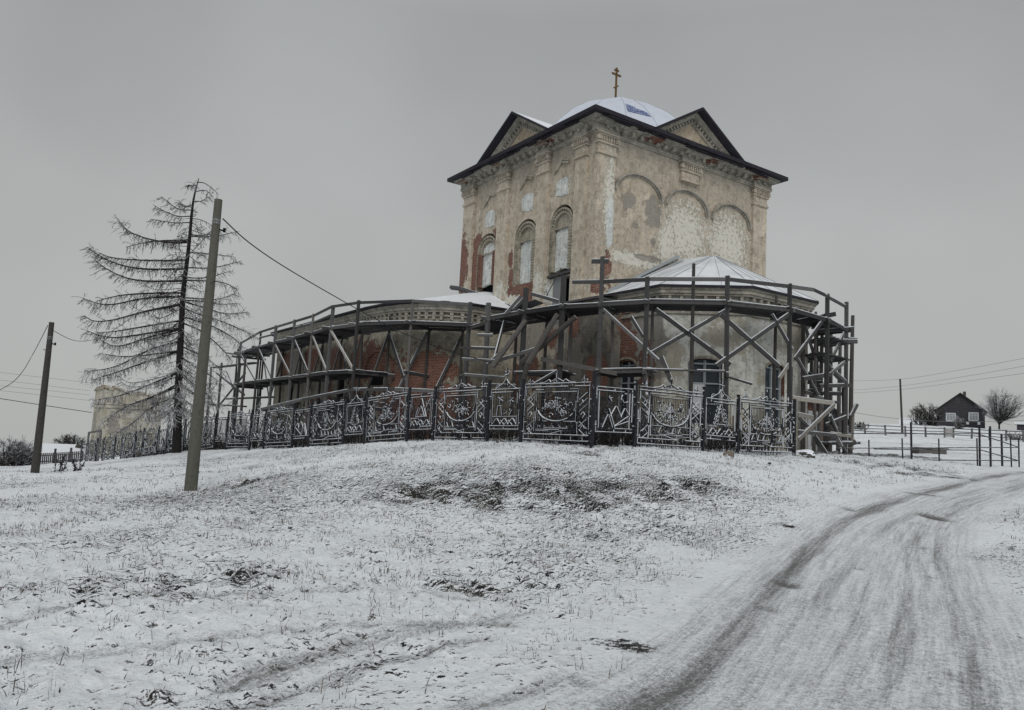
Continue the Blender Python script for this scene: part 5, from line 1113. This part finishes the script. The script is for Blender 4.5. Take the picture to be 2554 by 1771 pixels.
# ------------------------------------------------------------------ ruined tower, picket fence, sheds on the left
def zat(px, py, Y): return at(px, py, Y).z
B_ = at(250, 1100, 85); A_ = at(225, 1100, 88.5); C_ = at(398, 1100, 88); D_ = A_+(C_-B_)
zb_ = -5.6; ru = tag(empty('ruined_tower', (B_.x, B_.y, zb_)), 'roofless square tower with cream plaster and crumbling brick top behind the larch', 'ruined building')
O_ = Vector((B_.x, B_.y, zb_)); tops = {'A': 3.0, 'B': 3.15, 'C': 2.4, 'D': 2.4}
def rwall(P, Q, t0, t1, name):
    mb = MB(); n = 16; P, Q = Vector((P.x, P.y, zb_))-O_, Vector((Q.x, Q.y, zb_))-O_; L = (Q-P).length; d = (Q-P)/L; nn = Vector((d.y, -d.x, 0))
    top = [(L*i/n, (t0+(t1-t0)*i/n)-zb_+random.uniform(-.22, .12)) for i in range(n+1)]
    lp = [(0, 0), (L, 0)]+top[::-1]
    mb.prism(lp, lambda u, v, dd: tuple(P+d*u+nn*dd+Vector((0, 0, v))), 0, -.5)
    # brick courses crumbling along the top
    for i in range(n): u = L*(i+.5)/n; v = top[i][1]; mb.bar(P+d*(u-.25)+Vector((0, 0, v-.15))+nn*.04, P+d*(u+.22)+Vector((0, 0, v-.12))+nn*.04, .3, .16)
    o_ = mb.build(name, M_ruin, ru); tp_ = MB()
    for i in range(40): u = L*random.random(); v = float(np.interp(u, [q[0] for q in top], [q[1] for q in top])); tp_.bar(P+d*(u-.16)+Vector((0, 0, v-random.uniform(0, .22)))+nn*.10, P+d*(u+.14)+Vector((0, 0, v-random.uniform(0, .2)))+nn*.10, .14, .10)
    tp_.build('crumbled_brick', M_brick, o_)
    return o_
rwall(A_, B_, tops['A'], tops['B'], 'wall'); rwall(B_, C_, tops['B'], tops['C'], 'wall'); rwall(C_, D_, tops['C'], tops['D'], 'wall'); rwall(D_, A_, tops['D'], tops['A'], 'wall')
mb = MB(); 
for (px, py, w_, h_) in ((385, 1006, .5, .6), (362, 1012, .35, .35)): p = at(px, py, 87.4)-O_; mb.box((p.x-w_/2, p.y-.1, p.z-h_/2), (p.x+w_/2, p.y+.3, p.z+h_/2))
mb.build('opening', M_void, ru)
mb = MB()
for z0, z1, o in ((6.3, 6.55, .16), (6.7, 6.82, .10)):
    for P, Q in ((A_, B_), (B_, C_)):
        a, b = Vector((P.x, P.y, 0))-O_, Vector((Q.x, Q.y, 0))-O_; a.z = b.z = (z0+z1)/2; mb.bar(a, b, o*2, z1-z0)
mb.build('cornice', M_ruin, ru)
pf = tag(empty('picket_fence', at(150, 1155, 57)), 'low dark wooden picket fence between the far left pole and the iron fence', 'fence'); O2 = pf.location.copy()
for k in range(23):
    px = 96+k*4.9; p = at(px, 1150, 58-k*.12); z = H(p.x, p.y); mb = MB(); h = .95 if k % 8 else 1.25; mb.bar((p.x-O2.x, p.y-O2.y, z-O2.z), (p.x-O2.x, p.y-O2.y, z+h-O2.z), .085 if k % 8 else .16, .03, (0, 1, 0)); mb.build('picket' if k % 8 else 'post', M_wood2, pf)
for v in (.3, .75):
    a, b = at(90, 1150, 58), at(207, 1150, 55.3); mb = MB(); mb.bar((a.x-O2.x, a.y-O2.y, H(a.x, a.y)+v-O2.z), (b.x-O2.x, b.y-O2.y, H(b.x, b.y)+v-O2.z), .05, .07); mb.build('rail', M_wood2, pf)
wf = tag(empty('wire_fence', at(40, 1150, 55)), 'thin wire mesh fence in front of the snowy bush at the left edge', 'fence'); O3 = wf.location.copy(); mb = MB(); pts = []
for k in range(9):
    p = at(-40+k*16.5, 1152, 55+k*.3); z = H(p.x, p.y); pts.append((p.x-O3.x, p.y-O3.y, z-O3.z)); mbp = MB(); mbp.bar(pts[-1], (pts[-1][0], pts[-1][1], pts[-1][2]+1.0), .05, .05); mbp.build('post', M_pipe, wf)
for v in np.linspace(.1, .95, 7):
    for a, b in zip(pts[:-1], pts[1:]): mb.bar((a[0], a[1], a[2]+v), (b[0], b[1], b[2]+v), .02, .02)
for a, b in zip(pts[:-1], pts[1:]):
    for t in np.linspace(0, 1, 6): mb.bar((a[0]+(b[0]-a[0])*t, a[1]+(b[1]-a[1])*t, a[2]+.1), (a[0]+(b[0]-a[0])*t, a[1]+(b[1]-a[1])*t, a[2]+.95), .016, .016)
mb.build('mesh', M_pipe, wf)
def shed(name, label, cat, px0, px1, yr, ye, yb, Y, depth, mw, mr, gable=False, ridge=None):
    a, b = at(px0, yb, Y), at(px1, yb, Y); O = Vector(((a.x+b.x)/2, Y, max(min(H(a.x, Y), H(b.x, Y)), (a.z+b.z)/2))); wd = b.x-a.x; ze_ = zat((px0+px1)/2, ye, Y)-O.z; zr_ = zat((px0+px1)/2, yr, Y)-O.z
    az = math.atan((px0+px1-2554)/2/FPX); wd *= math.cos(az); root = tag(empty(name, O, -az), label, cat); mb = MB(); hw_ = wd/2
    if gable:
        mb.prism([(-hw_, -2.5), (hw_, -2.5), (hw_, ze_), (0, zr_), (-hw_, ze_)], lambda u, v, d: (u, d, v), 0, depth); mb.build('wall', mw, root)
        mb = MB()
        for s in (-1, 1): mb.prism([(s*(hw_+.35), ze_-.28), (0, zr_+.02), (0, zr_+.16), (s*(hw_+.35), ze_-.14)], lambda u, v, d: (u, d, v), -.4, depth+.3)
        mb.build('roof', mr, root)
    else:
        mb.box((-hw_, 0, -2.5), (hw_, depth, ze_)); mb.build('wall', mw, root)
        mb = MB(); mb.prism([(-.3, ze_-.02), (depth/2, zr_), (depth+.3, ze_-.02), (depth+.3, ze_-.12), (depth/2, zr_-.12), (-.3, ze_-.12)], lambda u, v, d: (d, u, v), -hw_-.3, hw_+.3); mb.build('roof', mr, root)
    return root, O, hw_, ze_, zr_
m = NM('log_wall'); v = m.tc(); zz = m.sep(v)[2]; wv = m.ma('FRACT', m.ma('MULTIPLY', zz, 4.2)); lg = m.mix(m.rng(wv, .0, .22), (.008, .008, .009), m.mix(m.noise(m.sc(v, (.6, .6, 6)), 2., 4), (.04, .04, .047), (.085, .082, .09))); lg = m.mix(m.rng(m.noise(m.sc(v, (1, 1, 8)), 1.3, 3), .60, .66, 0, .35), lg, (.22, .22, .23)); m.bump(wv, .04); M_log = m.fin(lg, .9)
m = NM('ochre_board'); v = m.tc(); M_ochre = m.fin(m.mix(m.noise(v, 2., 4), (.24, .14, .075), (.34, .21, .12)), .9)
m = NM('snow_roof'); M_snowr = m.fin(m.mix(m.noise(m.tc(), 1.5, 4), (.74, .77, .80), SNOW), .7)
m = NM('curtain'); M_curt = m.fin(m.mix(m.noise(m.sc(m.tc(), (14, 1, 1)), 2., 2), (.10, .11, .13), (.5, .52, .54)), .6)
root, O, hw_, ze_, zr_ = shed('log_house', 'dark log house with a steep gable and two white-framed windows on the hill', 'house', 2336, 2456, 982, 1023, 1064, 110, 9, M_log, mat_wood('old_roof', (.04, .038, .036), (.09, .085, .08), sc=(3, 3, 3), lo=.9, hi=1.3), True)
for px in (2372, 2427):
    p = Matrix.Rotation(-root.rotation_euler.z, 3, 'Z') @ (at(px, 1040, 110)-O); p.x *= 1.03; mb = MB(); w2, h2 = .57, .56
    for a, b in (((-w2, -h2), (w2, -h2)), ((-w2, h2), (w2, h2)), ((-w2, -h2), (-w2, h2)), ((w2, -h2), (w2, h2)), ((-w2/3, -h2), (-w2/3, h2)), ((w2/3, -h2), (w2/3, h2)), ((-w2, .2), (w2, .2))):
        mb.bar((p.x+a[0], -.04, p.z+a[1]), (p.x+b[0], -.04, p.z+b[1]), .13 if max(abs(a[0]), abs(b[0])) == w2 and abs(a[1]) != .2 else .05, .06, (0, 1, 0), .05)
    wn2 = mb.build('window', M_white, root); mb = MB(); mb.box((p.x-w2, -.03, p.z-h2), (p.x+w2, .02, p.z+h2)); mb.build('pane', M_curt, wn2)
mb = MB(); mb.box((.35, 3, zr_-.3), (.75, 3.5, zr_+.55)); mb.build('chimney', M_wood2, root)
mb = MB()
for u in (.7, 2.1): mb.box((u, -.03, .35), (u+.35, .02, .75))
mb.build('cellar_vent', M_white, root)
shed('shed', 'ochre board shed with a snow-white roof left of the log house', 'shed', 2248, 2306, 1041, 1057, 1071, 116, 7, M_ochre, M_snowr)
shed('shed', 'small dark shed with snowy roof at the right edge behind the bare tree', 'shed', 2536, 2575, 1052, 1057, 1066, 112, 3, M_log, M_snowr)
shed('shed', 'dark gabled shed seen through the foot of the scaffold tower', 'shed', 2048, 2114, 1022, 1048, 1075, 62, 7, M_log, mat_wood('shed_roof', (.03, .03, .035), (.05, .05, .055), sc=(3, 3, 3), lo=.9, hi=1.3), True)
shed('long_shed', 'long low building with a snow-covered roof on the skyline behind the far left pole', 'building', 78, 212, 1111, 1137, 1146, 84, 10, M_wood2, M_snowr)
for k, px in enumerate((108, 198)):
    p = at(px, 1114, 88); mb = MB(); mb.tube([p+Vector((0, -.15, -.1)), p+Vector((0, .25, -.1))], .42, 12); tag(mb.build('tyre', M_poled), ('old tyre on the snowy low roof beside the far left pole', 'old tyre on the snowy low roof next to the iron fence end')[k], 'tyre', 'tyres on the snowy roof')
# ------------------------------------------------------------------ meadow fences on the right
rf = tag(empty('rail_fence', at(2300, 1090, 85)), 'weathered three-rail wooden fence crossing the hill below the log house', 'fence'); O4 = rf.location.copy()
RPx = [(2085, 1098, 84), (2110, 1095, 84), (2158, 1094, 84), (2209, 1093, 84), (2259, 1092, 84), (2309, 1090, 84), (2356, 1088, 84), (2378, 1088, 84), (2423, 1085, 83), (2468, 1083, 82), (2509, 1081, 81), (2553, 1081, 80), (2600, 1080, 79)]
pr = []
for k, (px, py, Y) in enumerate(RPx):
    p = at(px, py, Y); z = H(p.x, p.y); q = Vector((p.x, p.y, z))-O4; pr.append(q); mb = MB(); mb.bar(q+Vector((0, 0, -.2)), q+Vector((jit(.08), 0, 1.15)), .16, .12, (0, 1, 0)); mb.build('post', M_farw, rf)
for k, (a, b) in enumerate(zip(pr[:-1], pr[1:])):
    if k == 6:
        mb = MB()
        for t in np.linspace(.08, .92, 7): q = a.lerp(b, t); mb.bar(q+Vector((0, 0, .1)), q+Vector((0, 0, 1.05)), .09, .03, (0, 1, 0))
        mb.build('gate', M_pale, rf); continue
    for v in (.35, .68, 1.02): mb = MB(); mb.bar(a+Vector((0, -.06, v+jit(.04))), b+Vector((0, -.06, v+jit(.04))), .05, .09); mb.build('rail', M_farw, rf)
pfn = tag(empty('pipe_fence', at(2270, 1145, 33)), 'black steel pipe paddock fence standing in the snow right of the scaffold tower', 'fence'); O5 = pfn.location.copy()
for px, yt, yb in ((2092, 1112, 1132), (2166, 1097, 1139), (2250, 1093, 1143), (2272, 1053, 1146), (2341, 1094, 1149), (2436, 1093, 1149), (2442, 1067, 1153), (2469, 1063, 1153), (2498, 1083, 1157), (2521, 1089, 1153), (2540, 1093, 1157)):
    Y = 33; p = at(px+jit(1.), yt, Y); q = at(px, yb, Y); z = H(q.x, q.y)-.15; mb = MB(); tall = yb-yt > 70; mb.tube([Vector((q.x+.03, q.y, z))-O5, p-O5], .045 if tall else .03, 7); mb.build('post', M_pipe, pfn)
for a in ((2085, 1118, 2541, 1116), (2180, 1120, 2440, 1123), (2266, 1147, 2541, 1149), (2100, 1081, 2440, 1082), (2442, 1083, 2540, 1115), (2442, 1121, 2540, 1149)):
    mb = MB(); mb.tube([at(a[0], a[1], 32.95)-O5, at(a[2], a[3], 32.95)-O5], .022, 6); mb.build('rail', M_pipe, pfn)
for px, py, w_, h_, nm, lb, ct, mt in ((2318, 1129, 1.6, .32, 'concrete_trough', 'long low grey concrete block lying in the snow behind the pipe fence', 'trough', mat_wood('old_concrete', (.12, .115, .11), (.2, .195, .19), sc=(2, 2, 2))),):
    g_ = ground_hit(px, py); p = at(px, py, 47); z = H(p.x, p.y); mb = MB(); mb.box((p.x-.85, p.y-.4, z-.2), (p.x+.85, p.y+.4, z+.3)); mb.box((p.x-.95, p.y-.45, z+.3), (p.x+.95, p.y+.45, z+.38)); tag(mb.build(nm, mt), lb, ct)
# ------------------------------------------------------------------ stones
def stone(px, py, r, sq, lb, mt, seed, Y=None, nm='boulder'):
    g_ = ground_hit(px, py) if Y is None else (at(px, py, Y).x, Y); bm = bmesh.new(); bmesh.ops.create_icosphere(bm, subdivisions=3, radius=1)
    for v in bm.verts: n = mnoise.noise(v.co*1.1+Vector((seed, 0, 0)))*.35+mnoise.noise(v.co*3.1+Vector((seed, 3, 0)))*.10; v.co = Vector((v.co.x*r*(1+n), v.co.y*r*.8*(1+n), v.co.z*r*sq*(1+n)))
    me = bpy.data.meshes.new(nm); bm.to_mesh(me); bm.free(); me.materials.append(mt); o = bpy.data.objects.new(nm, me); COL.objects.link(o); o.location = (g_[0], g_[1], H(*g_)+r*sq*.35); tag(o, lb, 'stone')
M_stone = mat_wood('field_stone', (.10, .085, .065), (.21, .18, .145), sc=(3, 3, 3), lo=.75, hi=1.0, scale=3.)
M_stones = mat_wood('snowy_stone', (.08, .075, .07), (.14, .13, .12), sc=(3, 3, 3), lo=.15, hi=.5, scale=3.)
stone(1817, 1140, .17, .85, 'brown block-like stone on the crest of the mound in front of the iron fence', M_stone, 1)
stone(2006, 1140, .42, .45, 'snow-capped flat boulder beside the right end of the iron fence', M_stones, 5)
stone(1919, 1157, .05, .8, 'tiny black clod in the snow below the right fence end', M_poled, 2); stone(2047, 1180, .045, .9, 'tiny black clod nearest the road bend on the snowy slope', M_poled, 3)
stone(1965, 1315, .085, .4, 'dark flat stone on the snowy verge left of the road', M_poled, 8)
# old stakes leaning at the fence foot
for k, (x0, y0, x1, y1, Y) in enumerate(((1236, 1092, 1247, 1118, 24.6), (1050, 1106, 1055, 1131, 26.5), (1244, 1094, 1262, 1104, 24.8))):
    a, b = at(x0, y0, Y), at(x1, y1, Y); b.z = min(b.z, H(b.x, b.y)-.05) if k < 2 else b.z; mb = MB(); mb.tube([a, b], [.03, .04], 6)
    tag(mb.build('stake', M_logw), ('short leaning stake at the foot of the star-patterned fence bay', 'thin upright stake standing in the snow in front of the fence left of centre', 'small fallen stick resting against the leaning stake')[k], 'stake')

# ------------------------------------------------------------------ dead weeds standing inside the fence
mb = MB(); V = []; Fc = []
for run, D, L_, nn in ((0, DL, 46, Vector((.736, .677))), (1, DR, 9, Vector((-.54, .842)))):
    for _ in range(4200 if run == 0 else 900):
        t = random.uniform(0, L_); o = random.uniform(.25, 2.6); q = F0+D*t+nn*o
        cl_ = .5+1.1*mnoise.noise(Vector((t*.55, run*7, 0)))
        if random.random() > cl_+.15: continue
        z = H(q.x, q.y)-.1; h = random.uniform(.35, 1.25)*(.6+.6*cl_); lx, ly = random.gauss(0, .13), random.gauss(0, .13); a = Vector((q.x, q.y, z)); b = a+Vector((lx*.5, ly*.5, h*.6)); c = a+Vector((lx*1.4, ly*1.4, h))
        mb.tube([a, b, c], [.012, .009, .005], 3, False)
        for _ in range(3):
            s_ = a.lerp(c, random.uniform(.35, .95)); mb.tube([s_, s_+Vector((random.gauss(0, .1), random.gauss(0, .1), random.uniform(.05, .22)))], [.009, .005], 3, False)
tag(mb.build('weeds', M_twig, recalc=False), 'dark dead weeds standing behind the bars of the iron fence', 'weeds', kind='stuff')
